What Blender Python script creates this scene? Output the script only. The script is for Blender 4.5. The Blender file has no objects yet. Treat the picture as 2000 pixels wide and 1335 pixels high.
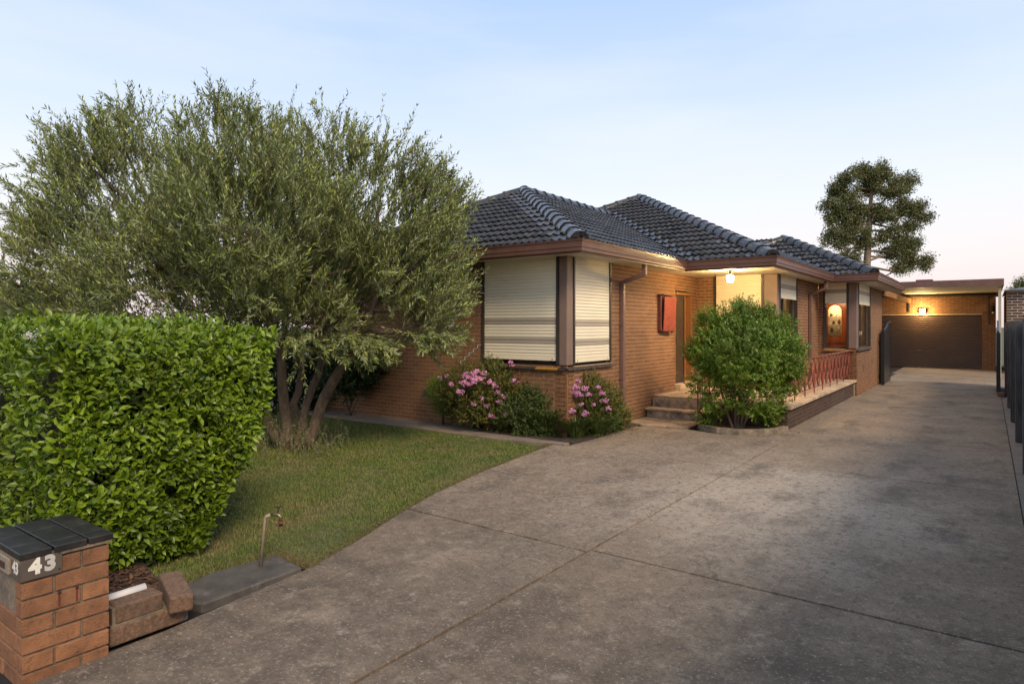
import bpy, math, random
import numpy as np
from mathutils import Vector, Matrix
R = math.radians
random.seed(7); rng = np.random.default_rng(7)
sc = bpy.context.scene
COL = sc.collection

# ------------------------------------------------------------------ camera, world, sun, exposure
cam = bpy.data.cameras.new('camera'); cam_ob = bpy.data.objects.new('camera', cam); COL.objects.link(cam_ob)
YAW = R(36.5)
cam_ob.location = (0, 0, 1.95); cam_ob.rotation_euler = (R(90), 0, YAW)
cam.sensor_width = 36; cam.lens = 1257 / 2000 * 36; cam.shift_y = -31.5 / 2000
cam.clip_start = 0.05; cam.clip_end = 5000
sc.camera = cam_ob

SUN_EL, SUN_AZ = R(40), R(118)      # azimuth clockwise from +Y
w = bpy.data.worlds.new('World'); sc.world = w; w.use_nodes = True
wn, wl = w.node_tree.nodes, w.node_tree.links; wn.clear()
wout = wn.new('ShaderNodeOutputWorld'); wbg = wn.new('ShaderNodeBackground')
sky = wn.new('ShaderNodeTexSky'); sky.sky_type = 'NISHITA'; sky.sun_disc = False
sky.sun_elevation = SUN_EL; sky.sun_rotation = SUN_AZ
sky.air_density = 1.0; sky.dust_density = 1.5; sky.ozone_density = 1.2
wbg.inputs['Strength'].default_value = 0.105
# thin high haze: pale veil that thickens towards the horizon all the way round, with faint streaks of cirrus
tc = wn.new('ShaderNodeTexCoord'); sep = wn.new('ShaderNodeSeparateXYZ')
wl.new(tc.outputs['Generated'], sep.inputs[0])
ramp = wn.new('ShaderNodeValToRGB'); wl.new(sep.outputs['Z'], ramp.inputs[0])
el = ramp.color_ramp.elements
el[0].position = 0.0; el[0].color = (7.6, 5.9, 5.7, 1)
el[1].position = 1.0; el[1].color = (5.2, 5.9, 7.4, 1)
for p, c in ((0.035, (7.9, 6.6, 6.5)), (0.09, (8.3, 7.5, 7.3)), (0.18, (7.6, 7.9, 8.4)), (0.30, (6.0, 7.0, 8.6)), (0.45, (4.2, 5.7, 8.6))):
    e = el.new(p); e.color = (*c, 1)
mp = wn.new('ShaderNodeMapping'); mp.inputs['Scale'].default_value = (1.2, 1.2, 7); mp.inputs['Rotation'].default_value = (0.15, 0.1, 0)
wl.new(tc.outputs['Generated'], mp.inputs[0])
ns = wn.new('ShaderNodeTexNoise'); ns.inputs['Scale'].default_value = 1.6; ns.inputs['Detail'].default_value = 5
wl.new(mp.outputs[0], ns.inputs['Vector'])
mr = wn.new('ShaderNodeMapRange'); mr.inputs[1].default_value = 0.46; mr.inputs[2].default_value = 0.75
mr.inputs[3].default_value = 0.0; mr.inputs[4].default_value = 0.32
wl.new(ns.outputs[0], mr.inputs[0])
cl = wn.new('ShaderNodeMix'); cl.data_type = 'RGBA'
wl.new(mr.outputs[0], cl.inputs[0]); wl.new(ramp.outputs[0], cl.inputs[6]); cl.inputs[7].default_value = (8.4, 8.3, 8.5, 1)
mx = wn.new('ShaderNodeMix'); mx.data_type = 'RGBA'; mx.inputs[0].default_value = 0.9
wl.new(sky.outputs[0], mx.inputs[6]); wl.new(cl.outputs[2], mx.inputs[7])
wl.new(mx.outputs[2], wbg.inputs[0]); wl.new(wbg.outputs[0], wout.inputs[0])

sl = bpy.data.lights.new('sun', 'SUN'); sl.energy = 2.5; sl.angle = R(18); sl.color = (1.0, 0.79, 0.55)
so = bpy.data.objects.new('sun', sl); COL.objects.link(so)
sd = Vector((math.sin(SUN_AZ) * math.cos(SUN_EL), math.cos(SUN_AZ) * math.cos(SUN_EL), math.sin(SUN_EL)))
so.rotation_euler = sd.to_track_quat('Z', 'Y').to_euler()
vs = sc.view_settings; vs.view_transform = 'Standard'; vs.look = 'None'; vs.gamma = 1; vs.exposure = 0.32
sc.render.engine = 'CYCLES'; sc.cycles.use_denoising = True
sc.cycles.max_bounces = 6; sc.cycles.transparent_max_bounces = 16

# ------------------------------------------------------------------ helpers
FW = np.array([-math.sin(YAW), math.cos(YAW), 0]); RT = np.array([math.cos(YAW), math.sin(YAW), 0]); UP = np.array([0, 0, 1.0])
def at(x, y, t):
    """a point of the place seen at photo pixel x, y, t metres ahead of the camera"""
    return np.array([0, 0, 1.95]) + t * (FW + RT * (x - 1000) / 1257 + UP * (636 - y) / 1257)
def gnd(x, y, z=0.0):
    return at(x, y, (1.95 - z) * 1257 / (y - 636))

def tag(o, label=None, cat=None, group=None, kind=None):
    if label: o['label'] = label
    if cat: o['category'] = cat
    if group: o['group'] = group
    if kind: o['kind'] = kind
    return o
def empty(name, loc=(0, 0, 0), rz=0, parent=None):
    o = bpy.data.objects.new(name, None); COL.objects.link(o); o.location = loc; o.rotation_euler = (0, 0, rz); o.parent = parent
    o.empty_display_size = 0.1
    return o
def link(name, me, parent=None, m=None):
    if m is not None and not me.materials: me.materials.append(m)
    o = bpy.data.objects.new(name, me); COL.objects.link(o); o.parent = parent
    return o
def np_mesh(name, V, F, m=None, parent=None, smooth=False):
    """V (n,3), F (k,3|4) index arrays"""
    V = np.asarray(V, dtype=np.float32); F = np.asarray(F, dtype=np.int32)
    me = bpy.data.meshes.new(name); k, c = F.shape
    me.vertices.add(len(V)); me.vertices.foreach_set('co', V.ravel())
    me.loops.add(k * c); me.loops.foreach_set('vertex_index', F.ravel())
    me.polygons.add(k); me.polygons.foreach_set('loop_start', np.arange(0, k * c, c, dtype=np.int32))
    me.update(calc_edges=True)
    me.polygons.foreach_set('use_smooth', np.full(k, bool(smooth)))
    return link(name, me, parent, m)

class MB:
    def __init__(s): s.v = []; s.f = []; s.sm = []
    def poly(s, pts, smooth=False):
        n = len(s.v); s.v += [tuple(p) for p in pts]; s.f.append(tuple(range(n, n + len(pts)))); s.sm.append(smooth); return s
    def box(s, x0, y0, z0, x1, y1, z1):
        x0, x1 = min(x0, x1), max(x0, x1); y0, y1 = min(y0, y1), max(y0, y1); z0, z1 = min(z0, z1), max(z0, z1)
        n = len(s.v)
        s.v += [(x0, y0, z0), (x1, y0, z0), (x1, y1, z0), (x0, y1, z0), (x0, y0, z1), (x1, y0, z1), (x1, y1, z1), (x0, y1, z1)]
        for q in ((0, 3, 2, 1), (4, 5, 6, 7), (0, 1, 5, 4), (1, 2, 6, 5), (2, 3, 7, 6), (3, 0, 4, 7)):
            s.f.append(tuple(n + i for i in q)); s.sm.append(False)
        return s
    def bar(s, a, b, wd, ht, upv=(0, 0, 1)):
        a, b = Vector(a), Vector(b); d = (b - a).normalized(); u = Vector(upv)
        if abs(d.dot(u)) > 0.99: u = Vector((0, 1, 0))
        r = d.cross(u).normalized(); u = r.cross(d)
        n = len(s.v)
        for p in (a, b):
            for i, j in ((-1, -1), (1, -1), (1, 1), (-1, 1)): s.v.append(tuple(p + r * i * wd / 2 + u * j * ht / 2))
        for q in ((0, 1, 2, 3), (7, 6, 5, 4), (0, 4, 5, 1), (1, 5, 6, 2), (2, 6, 7, 3), (3, 7, 4, 0)):
            s.f.append(tuple(n + i for i in q)); s.sm.append(False)
        return s
    def tube(s, pts, rad, seg=8, cap=True):
        pts = [Vector(p) for p in pts]
        if not hasattr(rad, '__len__'): rad = [rad] * len(pts)
        rings = []
        ref = Vector((0.3, 0.8, 0.5)).normalized()
        for i, p in enumerate(pts):
            d = (pts[min(i + 1, len(pts) - 1)] - pts[max(i - 1, 0)]).normalized()
            a = d.cross(ref)
            if a.length < 0.05: a = d.cross(Vector((1, 0, 0)))
            a.normalize(); b = d.cross(a)
            n = len(s.v)
            for k in range(seg):
                t = 2 * math.pi * k / seg
                s.v.append(tuple(p + (a * math.cos(t) + b * math.sin(t)) * rad[i]))
            rings.append(n)
        for i in range(len(pts) - 1):
            for k in range(seg):
                k2 = (k + 1) % seg
                s.f.append((rings[i] + k, rings[i] + k2, rings[i + 1] + k2, rings[i + 1] + k)); s.sm.append(True)
        if cap:
            s.f.append(tuple(rings[0] + k for k in reversed(range(seg)))); s.sm.append(False)
            s.f.append(tuple(rings[-1] + k for k in range(seg))); s.sm.append(False)
        return s
    def lathe(s, prof, c=(0, 0, 0), seg=12):
        rings = []
        for r, z in prof:
            n = len(s.v)
            for k in range(seg):
                t = 2 * math.pi * k / seg; s.v.append((c[0] + r * math.cos(t), c[1] + r * math.sin(t), c[2] + z))
            rings.append(n)
        for i in range(len(prof) - 1):
            for k in range(seg):
                k2 = (k + 1) % seg
                s.f.append((rings[i] + k, rings[i] + k2, rings[i + 1] + k2, rings[i + 1] + k)); s.sm.append(True)
        s.f.append(tuple(rings[0] + k for k in reversed(range(seg)))); s.sm.append(False)
        s.f.append(tuple(rings[-1] + k for k in range(seg))); s.sm.append(False)
        return s
    def prism(s, pts2, z0, z1):
        n = len(s.v); k = len(pts2)
        s.v += [(p[0], p[1], z0) for p in pts2] + [(p[0], p[1], z1) for p in pts2]
        s.f.append(tuple(n + i for i in reversed(range(k)))); s.f.append(tuple(n + k + i for i in range(k))); s.sm += [False, False]
        for i in range(k):
            j = (i + 1) % k; s.f.append((n + i, n + j, n + k + j, n + k + i)); s.sm.append(False)
        return s
    def mesh(s, name):
        me = bpy.data.meshes.new(name); me.from_pydata(s.v, [], s.f); me.update()
        me.polygons.foreach_set('use_smooth', s.sm)
        return me
    def build(s, name, m, parent=None, bevel=0, seg=1):
        o = link(name, s.mesh(name), parent, m)
        if bevel:
            b = o.modifiers.new('bevel', 'BEVEL'); b.width = bevel; b.segments = seg; b.limit_method = 'ANGLE'; b.angle_limit = R(40)
        return o

# ------------------------------------------------------------------ materials
def nodes(name):
    m = bpy.data.materials.new(name); m.use_nodes = True
    n, l = m.node_tree.nodes, m.node_tree.links
    return m, n, l, n['Principled BSDF']
def noise(n, l, scale, detail=6, vec=None, rough=0.6):
    t = n.new('ShaderNodeTexNoise'); t.inputs['Scale'].default_value = scale; t.inputs['Detail'].default_value = detail; t.inputs['Roughness'].default_value = rough
    if vec is not None: l.new(vec, t.inputs['Vector'])
    return t.outputs[0]
def maprange(n, l, v, a, b, c, d):
    t = n.new('ShaderNodeMapRange'); l.new(v, t.inputs[0])
    for i, x in enumerate((a, b, c, d)): t.inputs[i + 1].default_value = x
    return t.outputs[0]
def mixc(n, l, fac, a, b, mode='MIX'):
    t = n.new('ShaderNodeMix'); t.data_type = 'RGBA'; t.blend_type = mode
    if isinstance(fac, (int, float)): t.inputs[0].default_value = fac
    else: l.new(fac, t.inputs[0])
    for i, x in ((6, a), (7, b)):
        if isinstance(x, tuple): t.inputs[i].default_value = (*x[:3], 1)
        else: l.new(x, t.inputs[i])
    return t.outputs[2]
def math_(n, l, op, a, b=None):
    t = n.new('ShaderNodeMath'); t.operation = op
    for i, x in ((0, a), (1, b)):
        if x is None: continue
        if isinstance(x, (int, float)): t.inputs[i].default_value = x
        else: l.new(x, t.inputs[i])
    return t.outputs[0]
def rnd(n, l):
    g = n.new('ShaderNodeNewGeometry'); o = n.new('ShaderNodeObjectInfo')
    return math_(n, l, 'FRACT', math_(n, l, 'ADD', g.outputs['Random Per Island'], o.outputs['Random']))
def bumpn(n, l, bsdf, h, strength=0.3, dist=0.01):
    b = n.new('ShaderNodeBump'); b.inputs['Strength'].default_value = strength; b.inputs['Distance'].default_value = dist
    l.new(h, b.inputs['Height']); l.new(b.outputs[0], bsdf.inputs['Normal'])
def pos(n): return n.new('ShaderNodeNewGeometry').outputs['Position']
def stretch(n, l, v, sx, sy, sz):
    t = n.new('ShaderNodeMapping'); t.inputs['Scale'].default_value = (sx, sy, sz); l.new(v, t.inputs[0]); return t.outputs[0]

def mat(name, col, rough=0.6, var=0.15, scale=6, island=0.0, bump=0.0, bscale=60, metal=0.0, spec=0.5, dirt=None, dscale=3, dlo=0.5, dhi=0.7, col2=None, st=None):
    m, n, l, b = nodes(name)
    p = pos(n)
    if st: p = stretch(n, l, p, *st)
    nz = noise(n, l, scale, 6, p)
    lo = tuple(c * (1 - var) for c in col); hi = tuple(min(1, c * (1 + var)) for c in col)
    c = mixc(n, l, maprange(n, l, nz, 0.3, 0.7, 0, 1), lo, hi)
    if col2: c = mixc(n, l, maprange(n, l, rnd(n, l), 0.0, 1.0, 0.0, 1.0), c, col2)
    if island:
        v = maprange(n, l, rnd(n, l), 0, 1, 1 - island, 1 + island)
        hs = n.new('ShaderNodeHueSaturation'); l.new(c, hs.inputs['Color']); l.new(v, hs.inputs['Value']); c = hs.outputs[0]
    if dirt:
        dn = noise(n, l, dscale, 8, p, 0.7)
        c = mixc(n, l, maprange(n, l, dn, dlo, dhi, 0, 1), c, dirt)
    l.new(c, b.inputs['Base Color'])
    b.inputs['Roughness'].default_value = rough; b.inputs['Metallic'].default_value = metal
    b.inputs['Specular IOR Level'].default_value = spec
    if bump: bumpn(n, l, b, noise(n, l, bscale, 5, p), bump, 0.01)
    return m
def leafmat(name, a, bcol, c3=None, p3=0.1, rough=0.45, trans=0.3, spec=0.5):
    m, n, l, b = nodes(name)
    r = rnd(n, l)
    c = mixc(n, l, r, a, bcol)
    if c3:
        r2 = math_(n, l, 'FRACT', math_(n, l, 'MULTIPLY', r, 37.7))
        c = mixc(n, l, math_(n, l, 'LESS_THAN', r2, p3), c, c3)
    big = maprange(n, l, noise(n, l, 1.3, 3, pos(n)), 0.35, 0.65, 0.8, 1.15)
    hs = n.new('ShaderNodeHueSaturation'); l.new(c, hs.inputs['Color']); l.new(big, hs.inputs['Value']); c = hs.outputs[0]
    l.new(c, b.inputs['Base Color']); b.inputs['Roughness'].default_value = rough; b.inputs['Specular IOR Level'].default_value = spec
    tr = n.new('ShaderNodeBsdfTranslucent'); l.new(c, tr.inputs[0])
    mxs = n.new('ShaderNodeMixShader'); mxs.inputs[0].default_value = trans
    l.new(b.outputs[0], mxs.inputs[1]); l.new(tr.outputs[0], mxs.inputs[2])
    l.new(mxs.outputs[0], n['Material Output'].inputs[0])
    return m
def glassmat(name, tint=(0.9, 0.9, 0.9), refl=0.1):
    m, n, l, b = nodes(name)
    tr = n.new('ShaderNodeBsdfTransparent'); tr.inputs[0].default_value = (*tint, 1)
    gl = n.new('ShaderNodeBsdfGlossy'); gl.inputs['Roughness'].default_value = 0.02
    fr = n.new('ShaderNodeFresnel'); fr.inputs[0].default_value = 1.5
    mxs = n.new('ShaderNodeMixShader'); l.new(maprange(n, l, fr.outputs[0], 0, 1, refl * 0.3, 1), mxs.inputs[0])
    l.new(tr.outputs[0], mxs.inputs[1]); l.new(gl.outputs[0], mxs.inputs[2]); l.new(mxs.outputs[0], n['Material Output'].inputs[0])
    return m
def emit(name, col, s):
    m, n, l, b = nodes(name)
    b.inputs['Base Color'].default_value = (*col, 1); b.inputs['Emission Color'].default_value = (*col, 1); b.inputs['Emission Strength'].default_value = s
    return m

def brickmat(name, col, col2, dirt=(0.05, 0.035, 0.028)):
    m, n, l, b = nodes(name); p = pos(n)
    r = rnd(n, l)
    c = mixc(n, l, r, col, col2)
    c = mixc(n, l, maprange(n, l, noise(n, l, 90, 4, p), 0.35, 0.7, 0, 0.5), c, tuple(x * 0.55 for x in col))
    c = mixc(n, l, maprange(n, l, noise(n, l, 1.1, 6, p), 0.5, 0.75, 0, 0.45), c, dirt)
    l.new(c, b.inputs['Base Color']); b.inputs['Roughness'].default_value = 0.82; b.inputs['Specular IOR Level'].default_value = 0.3
    bumpn(n, l, b, noise(n, l, 160, 4, p), 0.12, 0.003)
    return m
M = {}
M['brick'] = brickmat('brick', (0.285, 0.142, 0.068), (0.210, 0.098, 0.048))
M['brick_dark'] = brickmat('brick_dark', (0.105, 0.066, 0.050), (0.075, 0.048, 0.038), (0.15, 0.12, 0.1))
M['brick_pillar'] = mat('brick_pillar', (0.285, 0.130, 0.060), 0.85, 0.28, 9, island=0.16, bump=0.9, bscale=120, dirt=(0.13, 0.068, 0.040), dscale=22, dlo=0.52, dhi=0.72)
M['brick_neighbour'] = brickmat('brick_neighbour', (0.16, 0.085, 0.062), (0.10, 0.055, 0.042))
M['mortar'] = mat('mortar', (0.46, 0.35, 0.23), 0.9, 0.25, 14, bump=0.3, bscale=150)
M['mortar_dark'] = mat('mortar_dark', (0.17, 0.13, 0.10), 0.9, 0.25, 14)
M['mortar_pale'] = mat('mortar_pale', (0.55, 0.50, 0.44), 0.9, 0.15, 14)
M['pillar_mortar'] = mat('pillar_mortar', (0.24, 0.185, 0.125), 0.95, 0.3, 40, bump=0.6, bscale=200, dirt=(0.10, 0.09, 0.08), dscale=6, dlo=0.45, dhi=0.65)
M['cream'] = mat('cream', (0.83, 0.75, 0.57), 0.5, 0.03, 2, island=0.015)
M['cream_band'] = mat('cream_band', (0.40, 0.35, 0.28), 0.5, 0.05, 2, island=0.03)
M['soffit'] = mat('soffit', (0.66, 0.60, 0.50), 0.7, 0.06, 3)
M['fascia'] = mat('fascia', (0.155, 0.080, 0.060), 0.38, 0.15, 5, dirt=(0.22, 0.15, 0.12), dscale=9, dlo=0.62, dhi=0.75, st=(1, 1, 0.4))
M['post'] = mat('post', (0.215, 0.145, 0.115), 0.55, 0.10, 4)
M['pipe_paint'] = mat('pipe_paint', (0.18, 0.105, 0.085), 0.5, 0.10, 4)
M['dark_frame'] = mat('dark_frame', (0.045, 0.035, 0.030), 0.5, 0.2, 5)
M['timber'] = mat('timber', (0.30, 0.135, 0.045), 0.45, 0.3, 12, st=(1, 1, 0.08))
M['stone'] = mat('stone', (0.54, 0.40, 0.26), 0.8, 0.25, 5, island=0.12, bump=0.6, bscale=25, dirt=(0.15, 0.115, 0.085), dscale=3.5, dlo=0.52, dhi=0.72)
M['stone_face'] = mat('stone_face', (0.50, 0.38, 0.255), 0.9, 0.35, 8, island=0.15, bump=1.0, bscale=30, dirt=(0.10, 0.08, 0.06), dscale=5, dlo=0.48, dhi=0.68)
M['flag'] = mat('flag', (0.32, 0.235, 0.165), 0.8, 0.25, 5, island=0.2, bump=0.5, bscale=25, dirt=(0.10, 0.08, 0.065), dscale=3, dlo=0.5, dhi=0.7)
M['red_iron'] = mat('red_iron', (0.25, 0.070, 0.052), 0.5, 0.2, 10)
M['red_box'] = mat('red_box', (0.25, 0.045, 0.028), 0.5, 0.15, 8, dirt=(0.09, 0.03, 0.025), dscale=9, dlo=0.57, dhi=0.62)
M['red_dark'] = mat('red_dark', (0.13, 0.035, 0.028), 0.55, 0.2, 8)
M['black_iron'] = mat('black_iron', (0.014, 0.016, 0.019), 0.35, 0.2, 10)
M['garage_door'] = mat('garage_door', (0.105, 0.068, 0.052), 0.42, 0.12, 3)
M['fence'] = mat('fence', (0.060, 0.058, 0.057), 0.9, 0.5, 18, island=0.25, st=(1, 1, 0.12), bump=0.5, bscale=60, dirt=(0.12, 0.115, 0.105), dscale=5, dlo=0.60, dhi=0.80)
M['bark'] = mat('bark', (0.165, 0.115, 0.078), 0.95, 0.35, 14, bump=1.0, bscale=30, st=(1, 1, 0.35), dirt=(0.06, 0.045, 0.03), dscale=8, dlo=0.5, dhi=0.7)
M['euc_bark'] = mat('euc_bark', (0.21, 0.155, 0.11), 0.9, 0.3, 3)
M['twig'] = mat('twig', (0.17, 0.13, 0.085), 0.9, 0.2, 10)
M['soil'] = mat('soil', (0.055, 0.038, 0.026), 1.0, 0.5, 20, bump=1.0, bscale=40)
M['mulch'] = mat('mulch', (0.10, 0.050, 0.028), 1.0, 0.3, 20, island=0.6)
M['black_tile'] = mat('black_tile', (0.016, 0.015, 0.015), 0.42, 0.4, 14, dirt=(0.060, 0.050, 0.040), dscale=9, dlo=0.5, dhi=0.8)
M['plate'] = mat('plate', (0.105, 0.085, 0.070), 0.45, 0.08, 20)
M['white_vinyl'] = mat('white_vinyl', (0.80, 0.77, 0.66), 0.5, 0.05, 40, dirt=(0.5, 0.46, 0.38), dscale=60, dlo=0.58, dhi=0.66)
M['silver_vinyl'] = mat('silver_vinyl', (0.52, 0.50, 0.46), 0.4, 0.12, 60)
M['rust'] = mat('rust', (0.060, 0.022, 0.014), 0.9, 0.3, 60)
M['pvc'] = mat('pvc', (0.72, 0.67, 0.62), 0.5, 0.06, 10)
M['pale_timber'] = mat('pale_timber', (0.26, 0.215, 0.165), 0.85, 0.3, 20, st=(1, 0.2, 1), bump=0.4)
M['tap_pipe'] = mat('tap_pipe', (0.36, 0.285, 0.20), 0.6, 0.15, 20)
M['brass'] = mat('brass', (0.26, 0.20, 0.12), 0.4, 0.2, 40, metal=0.8)
M['block'] = mat('block', (0.185, 0.110, 0.070), 0.95, 0.4, 45, island=0.12, bump=1.0, bscale=120, dirt=(0.10, 0.075, 0.055), dscale=12, dlo=0.5, dhi=0.7)
M['glass'] = glassmat('glass')
M['clear'] = glassmat('clear', (0.97, 0.97, 0.97), 0.02)
M['plaster'] = mat('plaster', (0.62, 0.50, 0.33), 0.8, 0.05, 3)
M['red_wood'] = mat('red_wood', (0.22, 0.055, 0.020), 0.28, 0.3, 6, st=(1, 1, 0.15))
M['chair_wood'] = mat('chair_wood', (0.50, 0.36, 0.18), 0.4, 0.1, 8)
M['yellow_tile'] = mat('yellow_tile', (0.36, 0.20, 0.04), 0.3, 0.2, 20)
M['dark_tile'] = mat('dark_tile', (0.050, 0.042, 0.038), 0.5, 0.3, 20)
M['screen'] = mat('screen', (0.21, 0.16, 0.11), 0.4, 0.15, 20, metal=0.5)
M['void'] = mat('void', (0.012, 0.010, 0.010), 0.8, 0.2, 5)
M['vent'] = mat('vent', (0.115, 0.085, 0.075), 0.8, 0.2, 20)
M['cream_post'] = mat('cream_post', (0.45, 0.40, 0.31), 0.6, 0.1, 6)
M['lead'] = mat('lead', (0.11, 0.11, 0.115), 0.6, 0.3, 10)
M['bedding'] = mat('bedding', (0.12, 0.10, 0.085), 0.95, 0.5, 18, bump=0.6, bscale=60)
M['lamp_glow'] = emit('lamp_glow', (1.0, 0.66, 0.28), 420)
M['flood_glow'] = emit('flood_glow', (1.0, 0.78, 0.40), 60)
M['fan_white'] = mat('fan_white', (0.7, 0.68, 0.62), 0.5)
def tilemat():
    m, n, l, b = nodes('roof_tile_glaze'); p = pos(n)
    r = rnd(n, l)
    c = mixc(n, l, r, (0.012, 0.0125, 0.0145), (0.030, 0.030, 0.033))
    c = mixc(n, l, maprange(n, l, noise(n, l, 7, 8, p, 0.75), 0.50, 0.66, 0, 0.75), c, (0.105, 0.092, 0.072))
    c = mixc(n, l, maprange(n, l, noise(n, l, 33, 4, p, 0.7), 0.62, 0.70, 0, 1), c, (0.30, 0.25, 0.18))
    l.new(c, b.inputs['Base Color'])
    l.new(maprange(n, l, noise(n, l, 12, 4, p), 0.3, 0.7, 0.10, 0.34), b.inputs['Roughness'])
    b.inputs['Specular IOR Level'].default_value = 0.6
    return m
M['tile'] = tilemat()

def drivemat(name, base, rough_trowel):
    m, n, l, b = nodes(name); p = pos(n)
    c = mixc(n, l, maprange(n, l, noise(n, l, 0.9, 8, p, 0.65), 0.30, 0.70, 0, 1), tuple(x * 0.74 for x in base), tuple(x * 1.18 for x in base))
    # worn pale sweep of clean concrete by the planter
    sp = n.new('ShaderNodeSeparateXYZ'); l.new(p, sp.inputs[0])
    wob = maprange(n, l, noise(n, l, 0.8, 5, p), 0.25, 0.75, -1.6, 1.6)
    dx = math_(n, l, 'MULTIPLY', math_(n, l, 'ADD', sp.outputs[0], 2.05), 0.62)
    dy = math_(n, l, 'MULTIPLY', math_(n, l, 'SUBTRACT', sp.outputs[1], 7.4), 0.40)
    dd = math_(n, l, 'ADD', math_(n, l, 'SQRT', math_(n, l, 'ADD', math_(n, l, 'MULTIPLY', dx, dx), math_(n, l, 'MULTIPLY', dy, dy))), math_(n, l, 'MULTIPLY', wob, 0.35))
    c = mixc(n, l, maprange(n, l, dd, 0.45, 1.15, 0.85, 0), c, (0.50, 0.42, 0.325))
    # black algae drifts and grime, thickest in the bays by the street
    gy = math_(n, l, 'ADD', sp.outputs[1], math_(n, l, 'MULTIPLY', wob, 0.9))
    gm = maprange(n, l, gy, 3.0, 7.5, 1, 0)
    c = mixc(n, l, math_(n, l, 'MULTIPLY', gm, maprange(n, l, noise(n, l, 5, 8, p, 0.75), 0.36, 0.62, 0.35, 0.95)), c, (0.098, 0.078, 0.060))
    c = mixc(n, l, maprange(n, l, noise(n, l, 1.15, 9, stretch(n, l, p, 1, 0.7, 1), 0.7), 0.53, 0.66, 0, 0.5), c, (0.40, 0.325, 0.24))
    c = mixc(n, l, maprange(n, l, noise(n, l, 1.7, 9, stretch(n, l, p, 1, 0.55, 1), 0.72), 0.50, 0.64, 0, 0.62), c, (0.070, 0.057, 0.045))
    c = mixc(n, l, maprange(n, l, noise(n, l, 14, 8, p, 0.8), 0.50, 0.60, 0, 0.72), c, tuple(x * 0.36 for x in base))
    c = mixc(n, l, maprange(n, l, noise(n, l, 85, 4, p, 0.75), 0.52, 0.60, 0, 0.75), c, tuple(x * 0.4 for x in base))
    c = mixc(n, l, maprange(n, l, noise(n, l, 42, 5, p, 0.75), 0.57, 0.64, 0, 0.75), c, (0.44, 0.375, 0.30))
    c = mixc(n, l, maprange(n, l, noise(n, l, 260, 2, p, 0.6), 0.58, 0.70, 0, 0.7), c, tuple(x * 0.3 for x in base))
    # grit showing pale where the grime has worn through
    c = mixc(n, l, maprange(n, l, noise(n, l, 6.5, 12, p, 0.82), 0.54, 0.62, 0, 0.55), c, (0.37, 0.31, 0.24))
    c = mixc(n, l, maprange(n, l, noise(n, l, 30, 8, p, 0.8), 0.56, 0.66, 0, 0.55), c, (0.058, 0.050, 0.042))
    # hairline cracks wandering across the bays
    cw = n.new('ShaderNodeVectorMath'); cw.operation = 'ADD'; cn = n.new('ShaderNodeTexNoise'); cn.inputs['Scale'].default_value = 1.3; cn.inputs['Detail'].default_value = 6; l.new(p, cn.inputs['Vector'])
    l.new(stretch(n, l, p, 0.30, 0.22, 0.3), cw.inputs[0]); l.new(stretch(n, l, cn.outputs[1], 0.35, 0.35, 0.35), cw.inputs[1])
    cv = n.new('ShaderNodeTexVoronoi'); cv.feature = 'DISTANCE_TO_EDGE'; cv.inputs['Scale'].default_value = 1.0; l.new(cw.outputs[0], cv.inputs['Vector'])
    crack = math_(n, l, 'MULTIPLY', maprange(n, l, cv.outputs[0], 0.0006, 0.0024, 1, 0), maprange(n, l, noise(n, l, 0.5, 2, p), 0.50, 0.56, 0, 0.4))
    c = mixc(n, l, crack, c, (0.03, 0.026, 0.022))
    l.new(c, b.inputs['Base Color']); b.inputs['Roughness'].default_value = 0.9; b.inputs['Specular IOR Level'].default_value = 0.25
    h = noise(n, l, 110, 4, p)
    if rough_trowel:
        base_c = c
        v = n.new('ShaderNodeTexVoronoi'); v.feature = 'SMOOTH_F1'; v.inputs['Scale'].default_value = 9
        pw = n.new('ShaderNodeVectorMath'); pw.operation = 'ADD'
        nc = n.new('ShaderNodeTexNoise'); nc.inputs['Scale'].default_value = 4; l.new(p, nc.inputs['Vector'])
        l.new(stretch(n, l, p, 1.0, 1.9, 1), pw.inputs[0]); l.new(nc.outputs[1], pw.inputs[1])
        l.new(pw.outputs[0], v.inputs['Vector'])
        h2 = maprange(n, l, v.outputs[0], 0.2, 0.62, 0, 1)
        h = math_(n, l, 'ADD', math_(n, l, 'MULTIPLY', h, 0.25), math_(n, l, 'MULTIPLY', h2, 1.0))
        l.new(mixc(n, l, math_(n, l, 'MULTIPLY', maprange(n, l, v.outputs[0], 0.42, 0.62, 0, 0.34), maprange(n, l, sp.outputs[1], 4.0, 6.0, 0.0, 1.0)), base_c, (0.36, 0.285, 0.22)), b.inputs['Base Color'])
        gb = n.new('ShaderNodeBump'); gb.inputs['Distance'].default_value = 0.02; l.new(maprange(n, l, sp.outputs[1], 3.6, 6.0, 0.10, 0.55), gb.inputs['Strength']); l.new(h, gb.inputs['Height']); l.new(gb.outputs[0], b.inputs['Normal'])
    else: bumpn(n, l, b, h, 0.5, 0.008)
    return m
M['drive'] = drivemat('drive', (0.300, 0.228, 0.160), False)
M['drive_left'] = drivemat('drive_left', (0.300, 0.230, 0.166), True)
M['joint'] = mat('joint', (0.014, 0.012, 0.010), 1.0, 0.4, 20)
M['path'] = mat('path', (0.23, 0.185, 0.145), 0.9, 0.25, 6, bump=0.4, bscale=90, dirt=(0.10, 0.08, 0.06), dscale=3, dlo=0.5, dhi=0.7)
M['slab'] = mat('slab', (0.085, 0.075, 0.064), 0.85, 0.35, 6, bump=0.5, bscale=130, dirt=(0.20, 0.175, 0.145), dscale=5, dlo=0.58, dhi=0.75)
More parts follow.
